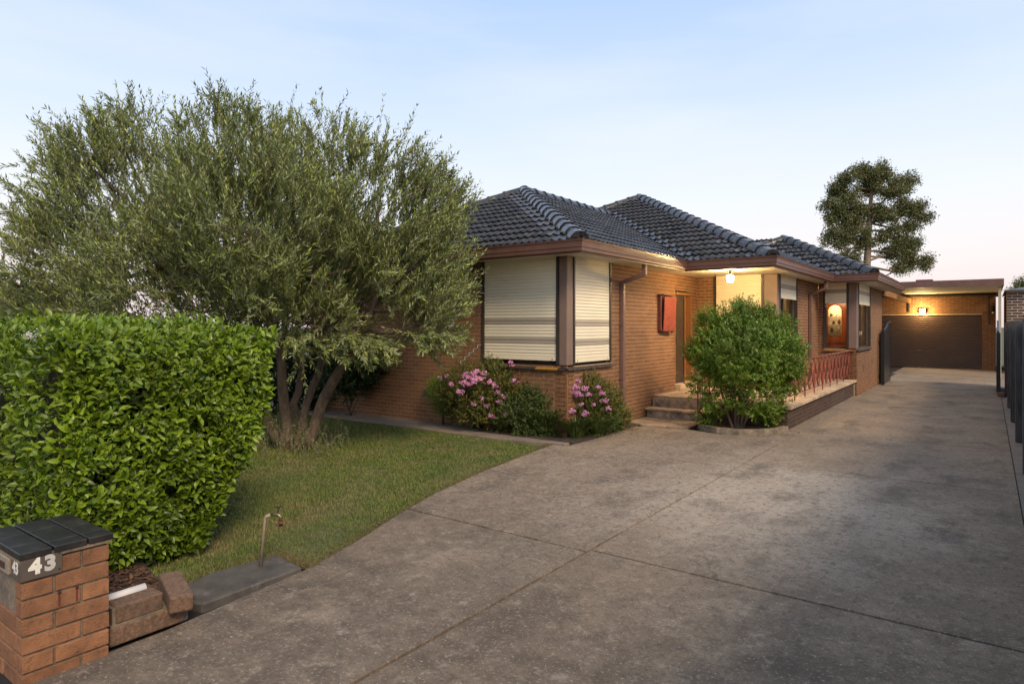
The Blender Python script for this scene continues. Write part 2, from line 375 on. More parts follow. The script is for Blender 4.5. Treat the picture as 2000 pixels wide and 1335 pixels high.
M['kerb'] = mat('kerb', (0.27, 0.215, 0.155), 0.9, 0.3, 9, bump=0.6, bscale=60, dirt=(0.10, 0.085, 0.065), dscale=6, dlo=0.5, dhi=0.7)
M['earth'] = mat('earth', (0.085, 0.090, 0.042), 1.0, 0.4, 3, dirt=(0.14, 0.105, 0.06), dscale=1.2, dlo=0.5, dhi=0.7)

# ------------------------------------------------------------------ ground, driveway, path
g = MB(); S = 900
g.poly([(-S, -S, -0.06), (S, -S, -0.06), (S, S, -0.06), (-S, S, -0.06)]); tag(g.build('ground', M['earth']), kind='structure')

EDGE = [(-4.20, 0.3), (-4.24, 2.0), (-4.40, 3.17), (-4.62, 3.9), (-4.94, 4.72), (-5.20, 5.55), (-5.43, 6.6), (-5.60, 7.7), (-5.72, 8.55), (-5.76, 8.98)]
drv = MB(); drv.poly([(-5.95, -3, -0.03), (0.36, -3, -0.03), (0.36, 36, -0.03), (-5.95, 36, -0.03)])
drive = drv.build('driveway', M['joint']); tag(drive, kind='structure')
JX = -2.79
def slab_obj(pts, m, name='concrete_slab'):
    o = MB().prism(pts, -0.06, 0.0).build(name, m, drive, bevel=0.003)
    return o
gp = 0.014
# right-hand strip, poured in bays between saw cuts
for y0, y1 in ((-3, 0.9), (0.9, 4.92), (4.92, 9.5), (9.5, 12.7), (12.7, 17.9), (17.9, 22.0), (22.0, 26.4), (26.4, 30.8)):
    xl = JX + gp if y0 < 12 else -3.02
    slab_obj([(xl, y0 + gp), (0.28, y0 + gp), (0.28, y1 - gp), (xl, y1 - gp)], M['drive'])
slab_obj([(-3.2, 30.8 + gp), (0.28, 30.8 + gp), (0.28, 35.5), (-3.2, 35.5)], M['path'])
def left_bay(y0, y1):
    e = [(x, y) for x, y in EDGE if y0 < y < y1]
    def xe(y):
        for (xa, ya), (xb, yb) in zip(EDGE, EDGE[1:]):
            if ya <= y <= yb: return xa + (xb - xa) * (y - ya) / (yb - ya)
        return EDGE[0][0] if y < EDGE[0][1] else EDGE[-1][0]
    pts = [(JX - gp, y0 + gp), (JX - gp, y1 - gp), (xe(y1), y1 - gp)] + list(reversed(e)) + [(xe(y0), y0 + gp)]
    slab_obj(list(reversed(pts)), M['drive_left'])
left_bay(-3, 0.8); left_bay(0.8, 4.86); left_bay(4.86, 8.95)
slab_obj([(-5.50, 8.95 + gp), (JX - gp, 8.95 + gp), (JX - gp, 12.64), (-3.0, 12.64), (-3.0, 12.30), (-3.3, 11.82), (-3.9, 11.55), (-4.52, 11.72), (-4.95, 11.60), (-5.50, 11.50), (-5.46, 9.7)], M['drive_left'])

pth = MB()
for x0, x1 in ((-14, -11.6), (-11.6, -9.2), (-9.2, -6.9), (-6.9, -5.55)):
    MB().prism([(x0 + .004, 8.72), (x1 - .004, 8.72 if x1 < -6 else 8.95), (x1 - .004, 9.52), (x0 + .004, 9.52)], -0.05, 0.022).build('concrete_slab', M['path'], None, bevel=0.008)
path_par = MB().poly([(-14, 8.75, -0.02), (-5.6, 8.9, -0.02), (-5.6, 9.5, -0.02), (-14, 9.5, -0.02)]).build('path', M['joint']); tag(path_par, kind='structure')
for o in list(COL.objects):
    if o.name.startswith('concrete_slab') and o.parent is None: o.parent = path_par
soil = MB().prism([(-7.6, 9.06), (-5.5, 9.10), (-5.46, 9.7), (-5.50, 11.6), (-5.86, 11.75), (-5.86, 9.5), (-7.6, 9.5)], -0.04, 0.03).build('flower_bed_soil', M['soil']); tag(soil, kind='structure')

# ------------------------------------------------------------------ brick walls
CRS, BL, JT, PROUD = 0.0775, 0.212, 0.009, 0.0028
def view_area(c, nrm, a):
    v = np.array(c) - np.array([0, 0, 1.95]); t = v @ FW
    if t < 0.3: return 0
    x = 1000 + 1257 * (v @ RT) / t; y = 636 - 1257 * v[2] / t
    if not (0 < x < 2000 and 0 < y < 1335): return 0
    d = np.linalg.norm(v); return a * max(0, -(v @ nrm) / d) / (t * t)
BRICK_CAND = []
def box_arr(boxes):
    n = len(boxes); B = np.array(boxes, dtype=np.float32)
    V = np.zeros((n, 8, 3), np.float32)
    for i, (a, b, c) in enumerate(((0, 0, 0), (1, 0, 0), (1, 1, 0), (0, 1, 0), (0, 0, 1), (1, 0, 1), (1, 1, 1), (0, 1, 1))):
        V[:, i, 0] = B[:, 3 * a]; V[:, i, 1] = B[:, 1 + 3 * b]; V[:, i, 2] = B[:, 2 + 3 * c]
    q = np.array([(0, 3, 2, 1), (4, 5, 6, 7), (0, 1, 5, 4), (1, 2, 6, 5), (2, 3, 7, 6), (3, 0, 4, 7)])
    F = (np.arange(n)[:, None, None] * 8 + q[None]).reshape(-1, 4)
    return V.reshape(-1, 3), F
def brick_wall(parent, axis, plane, face, u0, u1, z0, z1, holes, mb, mm, thick=0.11, crs=CRS, bl=BL, phase=0.0, ext0=0.0, ext1=0.0, depth=0.03):
    """axis 'x': wall runs along X at y=plane; 'y': runs along Y at x=plane. face: outward sign. Returns wall object and brick boxes"""
    us = sorted({u0, u1, *[h[0] for h in holes], *[h[1] for h in holes]}); zs = sorted({z0, z1, *[h[2] for h in holes], *[h[3] for h in holes]})
    us = [u for u in us if u0 <= u <= u1]; zs = [z for z in zs if z0 <= z <= z1]
    b = MB()
    for ua, ub in zip(us, us[1:]):
        for za, zb in zip(zs, zs[1:]):
            if any(h[0] <= (ua + ub) / 2 <= h[1] and h[2] <= (za + zb) / 2 <= h[3] for h in holes): continue
            if axis == 'x': b.box(ua, plane, za, ub, plane - face * thick, zb)
            else: b.box(plane, ua, za, plane - face * thick, ub, zb)
    wall = b.build('wall', mm, parent)
    boxes = []
    k = 0; z = z0
    while z < z1 - 0.02:
        zt = min(z + crs - JT, z1 - 0.003); zc = (z + zt) / 2
        off = (bl / 2 if k % 2 else 0) + phase
        u = u0 - bl * 2 + off
        while u < u1 + ext1:
            a, e = max(u, u0 - ext0), min(u + bl - JT, u1 + ext1)
            segs = [(a, e)]
            for h in holes:
                if h[2] - 0.01 < zc < h[3] + 0.01:
                    ns_ = []
                    for s0, s1 in segs:
                        if s1 <= h[0] or s0 >= h[1]: ns_.append((s0, s1))
                        else:
                            if s0 < h[0]: ns_.append((s0, h[0]))
                            if s1 > h[1]: ns_.append((h[1], s1))
                    segs = ns_
            for s0, s1 in segs:
                if s1 - s0 > 0.025:
                    pr = PROUD + random.uniform(-0.0008, 0.0008)
                    lo, hi = plane + face * pr, plane - face * depth
                    jz = random.uniform(-.001, .001)
                    if axis == 'x': boxes.append((s0, min(lo, hi), z + jz, s1, max(lo, hi), zt + jz))
                    else: boxes.append((min(lo, hi), s0, z + jz, max(lo, hi), s1, zt + jz))
            u += bl
        z += crs; k += 1
    nrm = np.array([0, face, 0]) if axis == 'x' else np.array([face, 0, 0])
    for bx in boxes:
        c = np.array([(bx[0] + bx[3]) / 2, (bx[1] + bx[4]) / 2, (bx[2] + bx[5]) / 2])
        ar = (bx[3] - bx[0] if axis == 'x' else bx[4] - bx[1]) * (bx[5] - bx[2])
        BRICK_CAND.append([view_area(c, nrm, ar), wall, bx, mb])
    return wall
UNIT = None
def flush_bricks(limit=300, vis=None):
    """the bricks that show largest become single objects, the rest one mesh per wall"""
    global BRICK_CAND
    ranked = sorted(range(len(BRICK_CAND)), key=lambda i: -(BRICK_CAND[i][0] if vis is None or vis(BRICK_CAND[i][2]) else 0))
    solo = set(i for i in ranked[:limit])
    by = {}
    cache = {}
    for i, (a, wall, bx, mb) in enumerate(BRICK_CAND):
        if i in solo:
            c = [(bx[k] + bx[k + 3]) / 2 for k in range(3)]; d = tuple(round(bx[k + 3] - bx[k], 3) for k in range(3))
            key = (d, mb.name)
            if key not in cache:
                me = MB().box(-d[0] / 2, -d[1] / 2, -d[2] / 2, d[0] / 2, d[1] / 2, d[2] / 2).mesh('brick'); me.materials.append(mb); cache[key] = me
            o = bpy.data.objects.new('brick', cache[key]); COL.objects.link(o); o.location = c; o.parent = wall
        else: by.setdefault((wall.name, mb.name), []).append((bx, wall, mb))
    for lst in by.values():
        V, F = box_arr([b[0] for b in lst])
        o = np_mesh('brickwork', V, F, lst[0][2], lst[0][1]); tag(o, kind='stuff')
    BRICK_CAND = []

# ------------------------------------------------------------------ the house
ZS = 3.16                                   # soffit
house = empty('house', (-5.85, 9.5, 0))
tag(house, 'single storey brown brick house with black tiled hip roof and cream roller shutters', 'house')
HM = Matrix.Translation(house.location).inverted()
def hp(o):                                   # parent to the house keeping world coordinates
    o.parent = house; o.matrix_parent_inverse = HM.copy(); return o
PF = 0.45                                    # porch floor
W1 = brick_wall(None, 'x', 9.5, -1, -13.0, -5.85, 0.02, ZS, [(-7.70, -5.85, 1.24, ZS)], M['brick'], M['mortar'], ext1=PROUD, thick=0.24)
W2 = brick_wall(None, 'y', -5.85, 1, 9.5, 15.64, 0.0, ZS, [(9.5, 11.06, 1.24, ZS), (14.26, 15.30, PF, 2.78)], M['brick'], M['mortar'], ext0=PROUD, phase=0.06, thick=0.24)
W3 = brick_wall(None, 'x', 15.64, -1, -5.84, -3.93, PF, ZS, [(-5.39, -3.93, 1.28, ZS)], M['brick'], M['mortar'], ext1=PROUD, thick=0.24)
W4 = brick_wall(None, 'y', -3.93, 1, 15.64, 20.1, PF, ZS, [(15.64, 17.5, 1.28, ZS)], M['brick'], M['mortar'], ext0=PROUD, thick=0.24)
W5 = brick_wall(None, 'x', 20.1, -1, -3.92, -2.95, PF, ZS, [(-3.78, -2.95, 1.30, ZS)], M['brick'], M['mortar'], ext1=PROUD, thick=0.24)
W6 = brick_wall(None, 'y', -2.95, 1, 20.1, 25.4, 0.0, ZS, [(20.1, 22.6, 1.30, ZS)], M['brick'], M['mortar'], ext0=PROUD, thick=0.24)
for W in (W1, W2, W3, W4, W5, W6): hp(W)
b = MB(); b.box(-13.0, 9.75, 0, -12.76, 25.4, ZS); hp(b.build('wall', M['mortar'], None))
b = MB(); b.box(-12.76, 25.16, 0, -3.2, 25.4, ZS); hp(b.build('wall', M['mortar'], None))
flush_bricks(300)
# soffit and ceiling sheet
EP = [(-13.55, 9.0), (-5.29, 9.0), (-5.29, 13.44), (-3.45, 13.44), (-3.45, 19.4), (-2.40, 19.4), (-2.40, 25.9), (-13.55, 25.9)]
hp(MB().prism(EP, ZS, ZS + 0.03).build('soffit', M['soffit']))
# gutters: profile swept along each run, mitred at the corners
def offset_path(pts, d):
    out = []
    n = len(pts)
    for i in range(n):
        p0, p1, p2 = Vector(pts[i - 1]), Vector(pts[i]), Vector(pts[(i + 1) % n])
        d1 = (p1 - p0).normalized(); d2 = (p2 - p1).normalized()
        n1 = Vector((d1.y, -d1.x)); n2 = Vector((d2.y, -d2.x))
        k = (n1 + n2); k = k / max(1e-6, k.dot(n1)); out.append(p1 + k * d)
    return out
GP = [(-0.02, -0.03), (0.02, -0.03), (0.022, -0.012), (0.068, 0.0), (0.072, 0.045), (0.064, 0.05), (0.064, 0.06), (0.074, 0.065), (0.086, 0.13), (0.080, 0.137), (0.088, 0.142), (0.098, 0.165), (0.104, 0.185), (0.094, 0.188), (0.088, 0.17), (0.078, 0.06), (-0.01, 0.055), (-0.012, 0.165), (-0.03, 0.165)]
offs = [offset_path(EP, d) for d, z in GP]
for i in range(6):
    mbx = MB()
    a = [(*offs[k][i], ZS - 0.0 + GP[k][1]) for k in range(len(GP))]; c = [(*offs[k][i + 1], ZS + GP[k][1]) for k in range(len(GP))]
    for k in range(len(GP) - 1): mbx.poly([a[k], c[k], c[k + 1], a[k + 1]])
    if i == 5: mbx.poly(c)
    hp(mbx.build('gutter', M['fascia']))
    # clip brackets
    d = Vector(EP[i + 1]) - Vector(EP[i]); ln = d.length; d.normalize(); nn = Vector((d.y, -d.x))
# mitre covers at corners
for i in (1, 2, 3, 4, 5):
    mbx = MB()
    for sgn in (-1, 1):
        d = (Vector(EP[i]) - Vector(EP[i - 1])).normalized() if sgn < 0 else (Vector(EP[i + 1]) - Vector(EP[i])).normalized()
        pr = [(Vector(offs[k][i]), ZS + GP[k][1]) for k in range(3, 13)]
        nrm2 = Vector((d.y, -d.x)) * 0.003
        q0 = [(*(p + nrm2), z) for p, z in pr]; q1 = [(*(p + nrm2 + d * sgn * 0.075), z) for p, z in pr]
        for k in range(len(q0) - 1): mbx.poly([q0[k], q1[k], q1[k + 1], q0[k + 1]])
    hp(mbx.build('gutter_corner', M['fascia']))

# roof slopes of single tiles
ZE = 3.335; TANP = 0.492; PITCH = math.atan(TANP)
roof = empty('roof', (-9.2, 13, ZE)); hp(roof); RM = (HM.inverted() @ roof.matrix_basis)
roof.parent = house; roof.matrix_parent_inverse = HM.copy()
RI = Matrix.Translation(Vector((-9.2, 13, ZE))).inverted()
def rp(o): o.parent = roof; o.matrix_parent_inverse = RI.copy(); return o
TW, TE = 0.305, 0.335
PROF = [(0.0, 0.004), (0.06, 0.020), (0.13, 0.030), (0.20, 0.022), (0.27, 0.006), (0.36, 0.0), (0.48, 0.004), (0.56, 0.022), (0.63, 0.030), (0.70, 0.022), (0.77, 0.006), (0.88, 0.0), (1.0, 0.002)]
THK = 0.046
tile_cand = []      # (area, matrix)
tv, tf = [], []
def slope(E, a, run, lo, hi):
    """E eave origin, a horizontal unit along the eave (u), slope rises to the left of a; lo(r), hi(r): limits of u at horizontal run r"""
    E = np.array([E[0], E[1], ZE]); a3 = np.array([a[0], a[1], 0.0]); h = np.array([-a[1], a[0], 0.0])
    bdir = h * math.cos(PITCH) + UP * math.sin(PITCH); nrm = np.cross(a3, bdir)
    rows = int(run / math.cos(PITCH) / TE) + 1
    for r in range(rows):
        v0 = r * TE - 0.05; v1 = min((r + 1) * TE - 0.05 + 0.04, run / math.cos(PITCH))
        r0, r1 = v0 * math.cos(PITCH), v1 * math.cos(PITCH)
        l0, h0, l1, h1 = lo(r0), hi(r0), lo(r1), hi(r1)
        mn, mx_ = min(l0, l1), max(h0, h1)
        if mx_ <= mn: continue
        k = math.floor(mn / TW) - 1
        while k * TW < mx_:
            u = k * TW + (0.0 if r % 2 == 0 else 0.0); k += 1
            if u + TW < mn or u > mx_: continue
            full = u >= max(l0, l1) and u + TW <= min(h0, h1) and v1 - v0 > TE
            if full:
                o = E + a3 * u + bdir * v0
                c = o + a3 * TW / 2 + bdir * TE / 2
                Mx = Matrix(((a3[0], bdir[0], nrm[0], o[0]), (a3[1], bdir[1], nrm[1], o[1]), (a3[2], bdir[2], nrm[2], o[2]), (0, 0, 0, 1)))
                tile_cand.append((view_area(c, nrm, TW * TE), Mx, (o, a3, bdir, nrm)))
            else:
                add_tile(E, a3, bdir, nrm, u, v0, v1, (l0, h0, l1, h1))
def add_tile(E, a3, bdir, nrm, u, v0, v1, lim=None):
    n = len(tv)
    jit = random.uniform(-0.004, 0.004)
    for f, hh in PROF:
        uu = u + f * TW
        ua = uu if lim is None else min(max(uu, lim[0]), lim[1]); ub = uu if lim is None else min(max(uu, lim[2]), lim[3])
        p = E + a3 * ua + bdir * v0
        tv.append(p + nrm * (hh - 0.004)); tv.append(p + nrm * (hh + THK + jit)); tv.append(E + a3 * ub + bdir * v1 + nrm * (hh + 0.002))
    for i in range(len(PROF) - 1):
        q = n + 3 * i
        tf.append((q, q + 3, q + 4, q + 1)); tf.append((q + 1, q + 4, q + 5, q + 2))
A0 = (-13.15, 9.0)
slope((-13.15, 9.0), (1, 0), 3.93, lambda r: r, lambda r: 7.86 - r)                                   # front hip end
slope((-5.29, 9.0), (0, 1), 3.93, lambda r: r, lambda r: 4.44 + r)                                    # front wing, drive side
slope((-14.4, 13.44), (1, 0), 5.47, lambda r: (9.11 - r if r < 3.93 else r), lambda r: 10.95 - r)      # main, facing the street
slope((-3.45, 13.44), (0, 1), 5.47, lambda r: r, lambda r: min(5.96 + r, 12.46 - r) if r < 3.02 else 12.46 - r) # main, drive side
slope((-8.44, 19.4), (1, 0), 3.02, lambda r: 4.99 - r, lambda r: 6.04 - r)                            # dining bay hip end
slope((-2.40, 19.4), (0, 1), 3.02, lambda r: r, lambda r: 6.5 - r)                                    # dining bay, drive side
tile_cand.sort(key=lambda t: -t[0])
tb = MB()
for f, hh in PROF: tb.v += [(f * TW, 0, hh - 0.004), (f * TW, 0, hh + THK), (f * TW, TE + 0.04, hh + 0.002)]
for i in range(len(PROF) - 1):
    q = 3 * i; tb.f += [(q, q + 3, q + 4, q + 1), (q + 1, q + 4, q + 5, q + 2)]; tb.sm += [False, True]
tile_me = tb.mesh('roof_tile'); tile_me.materials.append(M['tile'])
for i, (a, Mx, arg) in enumerate(tile_cand):
    if i < 300:
        o = bpy.data.objects.new('roof_tile', tile_me); COL.objects.link(o); rp(o)
        o.matrix_basis = Mx @ Matrix.Rotation(random.uniform(-0.008, 0.008), 4, 'X') @ Matrix.Translation((0, random.uniform(-.006, .006), random.uniform(0, .004)))
    else:
        o_, a3, bd, nr = arg; add_tile(o_, a3, bd, nr, 0, 0, TE + 0.04)
o = np_mesh('tiles', np.array(tv), np.array(tf), M['tile'], None); rp(o); tag(o, kind='stuff')
# under-roof sheet keeps light out
def zr(r): return ZE - 0.02 + r * TANP
ur = MB()
ur.poly([(-13.15, 9.0, zr(0)), (-5.29, 9.0, zr(0)), (-9.22, 12.93, zr(3.93))])
ur.poly([(-5.29, 9.0, zr(0)), (-5.29, 13.44, zr(0)), (-9.22, 17.37, zr(3.93)), (-9.22, 12.93, zr(3.93))])
ur.poly([(-13.15, 9.0, zr(0)), (-9.22, 12.93, zr(3.93)), (-9.22, 17.37, zr(3.93)), (-13.15, 13.44, zr(0))])
ur.poly([(-14.4, 13.44, zr(0)), (-3.45, 13.44, zr(0)), (-8.92, 18.91, zr(5.47))])
ur.poly([(-3.45, 13.44, zr(0)), (-3.45, 25.9, zr(0)), (-8.92, 20.4, zr(5.47)), (-8.92, 18.91, zr(5.47))])
ur.poly([(-14.4, 13.44, zr(0)), (-8.92, 18.91, zr(5.47)), (-8.92, 20.4, zr(5.47)), (-14.4, 25.9, zr(0))])
ur.poly([(-3.45, 25.9, zr(0)), (-14.4, 25.9, zr(0)), (-8.92, 20.4, zr(5.47))])
ur.poly([(-8.44, 19.4, zr(0)), (-2.40, 19.4, zr(0)), (-5.42, 22.42, zr(3.02))])
ur.poly([(-2.40, 19.4, zr(0)), (-2.40, 25.9, zr(0)), (-5.42, 22.9, zr(3.02)), (-5.42, 22.42, zr(3.02))])
ur.poly([(-2.40, 25.9, zr(0)), (-8.44, 25.9, zr(0)), (-5.42, 22.9, zr(3.02))])
rp(ur.build('underlay', M['void']))
# hip and ridge caps, each one lapped over the next
cap = MB()
cp = [(-0.165, -0.075), (-0.135, -0.01), (-0.075, 0.055), (0.0, 0.068), (0.075, 0.055), (0.135, -0.01), (0.165, -0.075)]
for sgn, y, k, dz in ((0, 0, 1.08, 0.014), (0, 0.05, 1.08, 0.014), (0, 0.055, 1.0, 0.006), (0, 0.46, 0.9, 0.0)):
    for x, z in cp: cap.v.append((x * k, y, z * k + dz))
for j in range(3):
    for i in range(6):
        q = j * 7 + i; cap.f.append((q, q + 1, q + 8, q + 7)); cap.sm.append(False)
cap.f.append((6, 5, 4, 3, 2, 1, 0)); cap.sm.append(False)
cap_me = cap.mesh('ridge_tile'); cap_me.materials.append(M['tile'])
bed = MB()
def caps(p, q, first=0.0):
    p, q = Vector(p), Vector(q); d = q - p; L = d.length; d.normalize(); x = d.cross(Vector((0, 0, 1))).normalized(); z = x.cross(d)
    s = first; 
    while s < L - 0.15:
        o = bpy.data.objects.new('ridge_tile', cap_me); COL.objects.link(o); rp(o)
        c = p + d * s + z * 0.055
        o.matrix_basis = Matrix(((x.x, d.x, z.x, c.x), (x.y, d.y, z.y, c.y), (x.z, d.z, z.z, c.z), (0, 0, 0, 1))) @ Matrix.Rotation(random.uniform(-.03, .03), 4, 'Y')
        s += 0.41
    bed.bar(p + z * 0.03 + d * 0.22, q + z * 0.03, 0.23, 0.06, z)
hz = lambda r: ZE + r * TANP
caps((-5.29, 9.0, hz(0)), (-9.22, 12.93, hz(3.93)), 0.05)
caps((-13.15, 9.0, hz(0)), (-9.22, 12.93, hz(3.93)), 0.05)
caps((-9.22, 12.93, hz(3.93)), (-9.22, 17.2, hz(3.93)))
caps((-3.45, 13.44, hz(0)), (-8.92, 18.91, hz(5.47)), 0.05)
caps((-10.6, 17.24, hz(3.80)), (-8.92, 18.91, hz(5.47)), 0.05)
caps((-2.40, 19.4, hz(0)), (-5.42, 22.42, hz(3.02)), 0.05)
caps((-6.35, 21.49, hz(2.09)), (-5.42, 22.42, hz(3.02)), 0.05)
rp(bed.build('cap_bedding', M['bedding']))

# downpipes
def downpipe(xw, y, xo, zbot):
    m_ = MB()
    s = 0.085
    m_.box(xo - s / 2, y - s / 2, ZS - 0.24, xo + s / 2, y + s / 2, ZS - 0.02)
    m_.bar((xo, y, ZS - 0.21), (xw, y, ZS - 0.36), s * 0.98, s * 0.9)
    m_.box(xw - s / 2, y - s / 2 * 1.02, zbot, xw + s / 2, y + s / 2 * 1.02, ZS - 0.33)
    o = hp(m_.build('downpipe', M['pipe_paint'], bevel=0.008))
    st = MB()
    for z in (0.9, 1.95): 
        if z > zbot: st.box(xw - s / 2 - .004, y - s / 2 - .012, z, xw + s / 2 + .004, y + s / 2 + .012, z + 0.03)
    hp(st.build('pipe_bracket', M['pipe_paint']))
downpipe(-5.85 + 0.055, 11.50, -5.33, 0.0)
downpipe(-3.93 + 0.055, 18.85, -3.50, PF)

# roller shutters of single slats
SL = 0.0575
def slat_mesh(ln, axis, m):
    pr = [(0.002, 0.0), (0.006, 0.004), (0.008, 0.02), (0.008, 0.038), (0.006, 0.052), (0.002, 0.0545), (0.002, 0.0575)]
    mb_ = MB()
    for t in (0, ln):
        for dpt, z in pr: mb_.v.append((t, -dpt, z) if axis == 'x' else (dpt, t, z))
    k = len(pr)
    for i in range(k - 1):
        mb_.f.append((i, k + i, k + i + 1, i + 1) if axis == 'x' else (i, k + i, k + i + 1, i + 1)); mb_.sm.append(i in (1, 2))
    me = mb_.mesh('slat'); me.materials.append(m); return me
def shutter(axis, plane, u0, u1, ztop, zbot, bands=()):
    """axis x: on a wall facing the street; axis y: facing the drive"""
    sh = empty('roller_shutter', (u0, plane, zbot) if axis == 'x' else (plane, u0, zbot)); hp(sh)
    n = int((ztop - zbot - 0.06) / SL)
    A, B = slat_mesh(u1 - u0 - 0.04, axis, M['cream']), slat_mesh(u1 - u0 - 0.04, axis, M['cream_band'])
    for i in range(n + 1):
        o = bpy.data.objects.new('slat', B if i in bands else A); COL.objects.link(o); o.parent = sh
        z = 0.06 + i * SL
        if zbot + z > ztop - 0.01: COL.objects.unlink(o); continue
        o.location = (0.02, 0, z) if axis == 'x' else (0, 0.02, z)
    fr = MB()
    def bx(ua, ub, za, zb, d0, d1):
        if axis == 'x': fr.box(ua, -d1, za, ub, -d0, zb)
        else: fr.box(d0, ua, za, d1, ub, zb)
    L = u1 - u0
    fr2 = MB(); 
    bot = MB()
    if axis == 'x': bot.box(0.02, -0.014, 0.0, L - 0.02, 0.0, 0.06)
    else: bot.box(0, 0.02, 0.0, 0.014, L - 0.02, 0.06)
    bot.build('bottom_bar', M['cream'], sh, bevel=0.003)
    for t in (0.09, L - 0.09):
        bb = MB()
        if axis == 'x': bb.box(t - .008, -0.022, 0.022, t + .008, -0.014, 0.038)
        else: bb.box(0.014, t - .008, 0.022, 0.022, t + .008, 0.038)
        bb.build('stop_screw', M['void'], sh)
    return sh
def guide(axis, plane, u, z0, z1, wd=0.045):
    m_ = MB()
    if axis == 'x': m_.box(u - wd / 2, plane - 0.028, z0, u + wd / 2, plane + 0.05, z1)
    else: m_.box(plane - 0.05, u - wd / 2, z0, plane + 0.028, u + wd / 2, z1)
    hp(m_.build('shutter_guide', M['dark_frame']))
BANDS = (7, 8, 13, 14)
shutter('x', 9.50, -7.69, -6.05, ZS, 1.335, (4, 5, 10, 11))
guide('x', 9.50, -7.70, 1.27, ZS - .004); guide('x', 9.50, -6.03, 1.27, ZS - .004)
shutter('y', -5.85, 9.74, 11.05, ZS, 1.30, (4, 5, 10, 11))
guide('y', -5.85, 9.715, 1.27, ZS - .004); guide('y', -5.85, 11.065, 1.27, ZS - .004)
shutter('x', 15.64, -5.37, -4.27, ZS, 1.33, ())
guide('x', 15.64, -5.39, 1.29, ZS - .004); guide('x', 15.64, -4.25, 1.29, ZS - .004)
shutter('y', -3.93, 15.86, 17.46, ZS, 2.60, (3, 4))
guide('y', -3.93, 15.83, 1.29, ZS - .004); guide('y', -3.93, 17.49, 1.29, ZS - .004)
shutter('x', 20.1, -3.76, -3.18, ZS, 2.58, (4, 5))
guide('x', 20.1, -3.77, 1.31, ZS - .004); guide('x', 20.1, -3.165, 1.31, ZS - .004, 0.03)
shutter('y', -2.95, 20.42, 22.57, ZS, 2.56, (4, 5))
guide('y', -2.95, 20.39, 1.31, ZS - .004); guide('y', -2.95, 22.59, 1.31, ZS - .004)
# corner posts of the bay windows
def corner_post(x0, x1, y0, y1, z0):
    m_ = MB(); m_.box(x0, y0, z0, x1, y1, ZS - 0.003); hp(m_.build('corner_post', M['post'], bevel=0.012))
corner_post(-6.005, -5.835, 9.485, 9.69, 1.26)
corner_post(-4.225, -3.915, 15.625, 15.80, 1.29)
corner_post(-3.15, -2.935, 20.085, 20.37, 1.31)
# windows behind the shutters: frame, pane
def window(axis, plane, u0, u1, z0, z1, mull=()):
    wi = empty('window', (u0, plane, z0) if axis == 'x' else (plane, u0, z0)); hp(wi)
    fr = MB(); L = u1 - u0; Hh = z1 - z0; d = 0.09
    def bx(mb_, ua, ub, za, zb, d0, d1):
        if axis == 'x': mb_.box(ua, d0, za, ub, d1, zb)
        else: mb_.box(-d1, ua, za, -d0, ub, zb)
    f = 0.055
    bx(fr, 0, L, 0, f, d, d + .05); bx(fr, 0, L, Hh - f, Hh, d, d + .05); bx(fr, 0, f, f, Hh - f, d, d + .05); bx(fr, L - f, L, f, Hh - f, d, d + .05)
    for t in mull: bx(fr, t - f / 2, t + f / 2, f, Hh - f, d + .002, d + .048)
    fr.build('frame', M['dark_frame'], wi)
    es = [f] + [x for t in mull for x in (t - f / 2, t + f / 2)] + [L - f]
    for a, c in zip(es[::2], es[1::2]):
        pm = MB()
        if axis == 'x': pm.poly([(a, d + .02, f), (c, d + .02, f), (c, d + .02, Hh - f), (a, d + .02, Hh - f)])
        else: pm.poly([(-d - .02, a, f), (-d - .02, c, f), (-d - .02, c, Hh - f), (-d - .02, a, Hh - f)])
        pm.build('pane', M['glass'], wi)
    return wi
window('x', 9.5, -7.70, -6.0, 1.24, ZS - .005, (0.85,)); window('y', -5.85, 9.7, 11.06, 1.24, ZS - .005)
window('x', 15.64, -5.39, -4.23, 1.28, ZS - .005); window('y', -3.93, 15.82, 17.5, 1.28, ZS - .005, (0.75,))
window('x', 20.1, -3.78, -3.16, 1.30, ZS - .005); window('y', -2.95, 20.38, 22.6, 1.30, ZS - .005, (1.1,))
# sills: sloping glazed tiles
def sill(axis, plane, u0, u1, z, m, yellow=None):
    n = max(1, round((u1 - u0) / 0.152)); wd = (u1 - u0) / n
    par = empty('window_sill', (u0, plane, z) if axis == 'x' else (plane, u0, z)); hp(par)
    for i in range(n):
        mb_ = MB(); a, c = i * wd + .004, (i + 1) * wd - .004
        out, inn = 0.055, -0.10
        def P(u, d, zz): return (u, -d, zz) if axis == 'x' else (d, u, zz)
        pr = [(inn, 0.018), (out, -0.030), (out + .006, -0.055), (out - .010, -0.058), (out - .016, -0.040), (inn, 0.0)]
        k = len(mb_.v)
        A = [P(a, d, zz) for d, zz in pr]; C_ = [P(c, d, zz) for d, zz in pr]
        for j in range(len(pr)): mb_.poly([A[j], C_[j], C_[(j + 1) % len(pr)], A[(j + 1) % len(pr)]])
        mb_.poly(A); mb_.poly(C_)
        mm_ = M['yellow_tile'] if yellow and yellow[0] <= i <= yellow[1] else m
        mb_.build('sill_tile', mm_, par)
sill('x', 9.5, -7.72, -5.86, 1.235, M['dark_tile'], (8, 10)); sill('y', -5.85, 9.46, 11.12, 1.235, M['dark_tile'])
sill('x', 15.64, -5.4, -3.93, 1.275, M['dark_tile']); sill('y', -3.93, 15.66, 17.55, 1.275, M['dark_tile'])
sill('x', 20.1, -3.80, -2.96, 1.295, M['timber']); sill('y', -2.95, 20.08, 22.66, 1.295, M['dark_tile'])
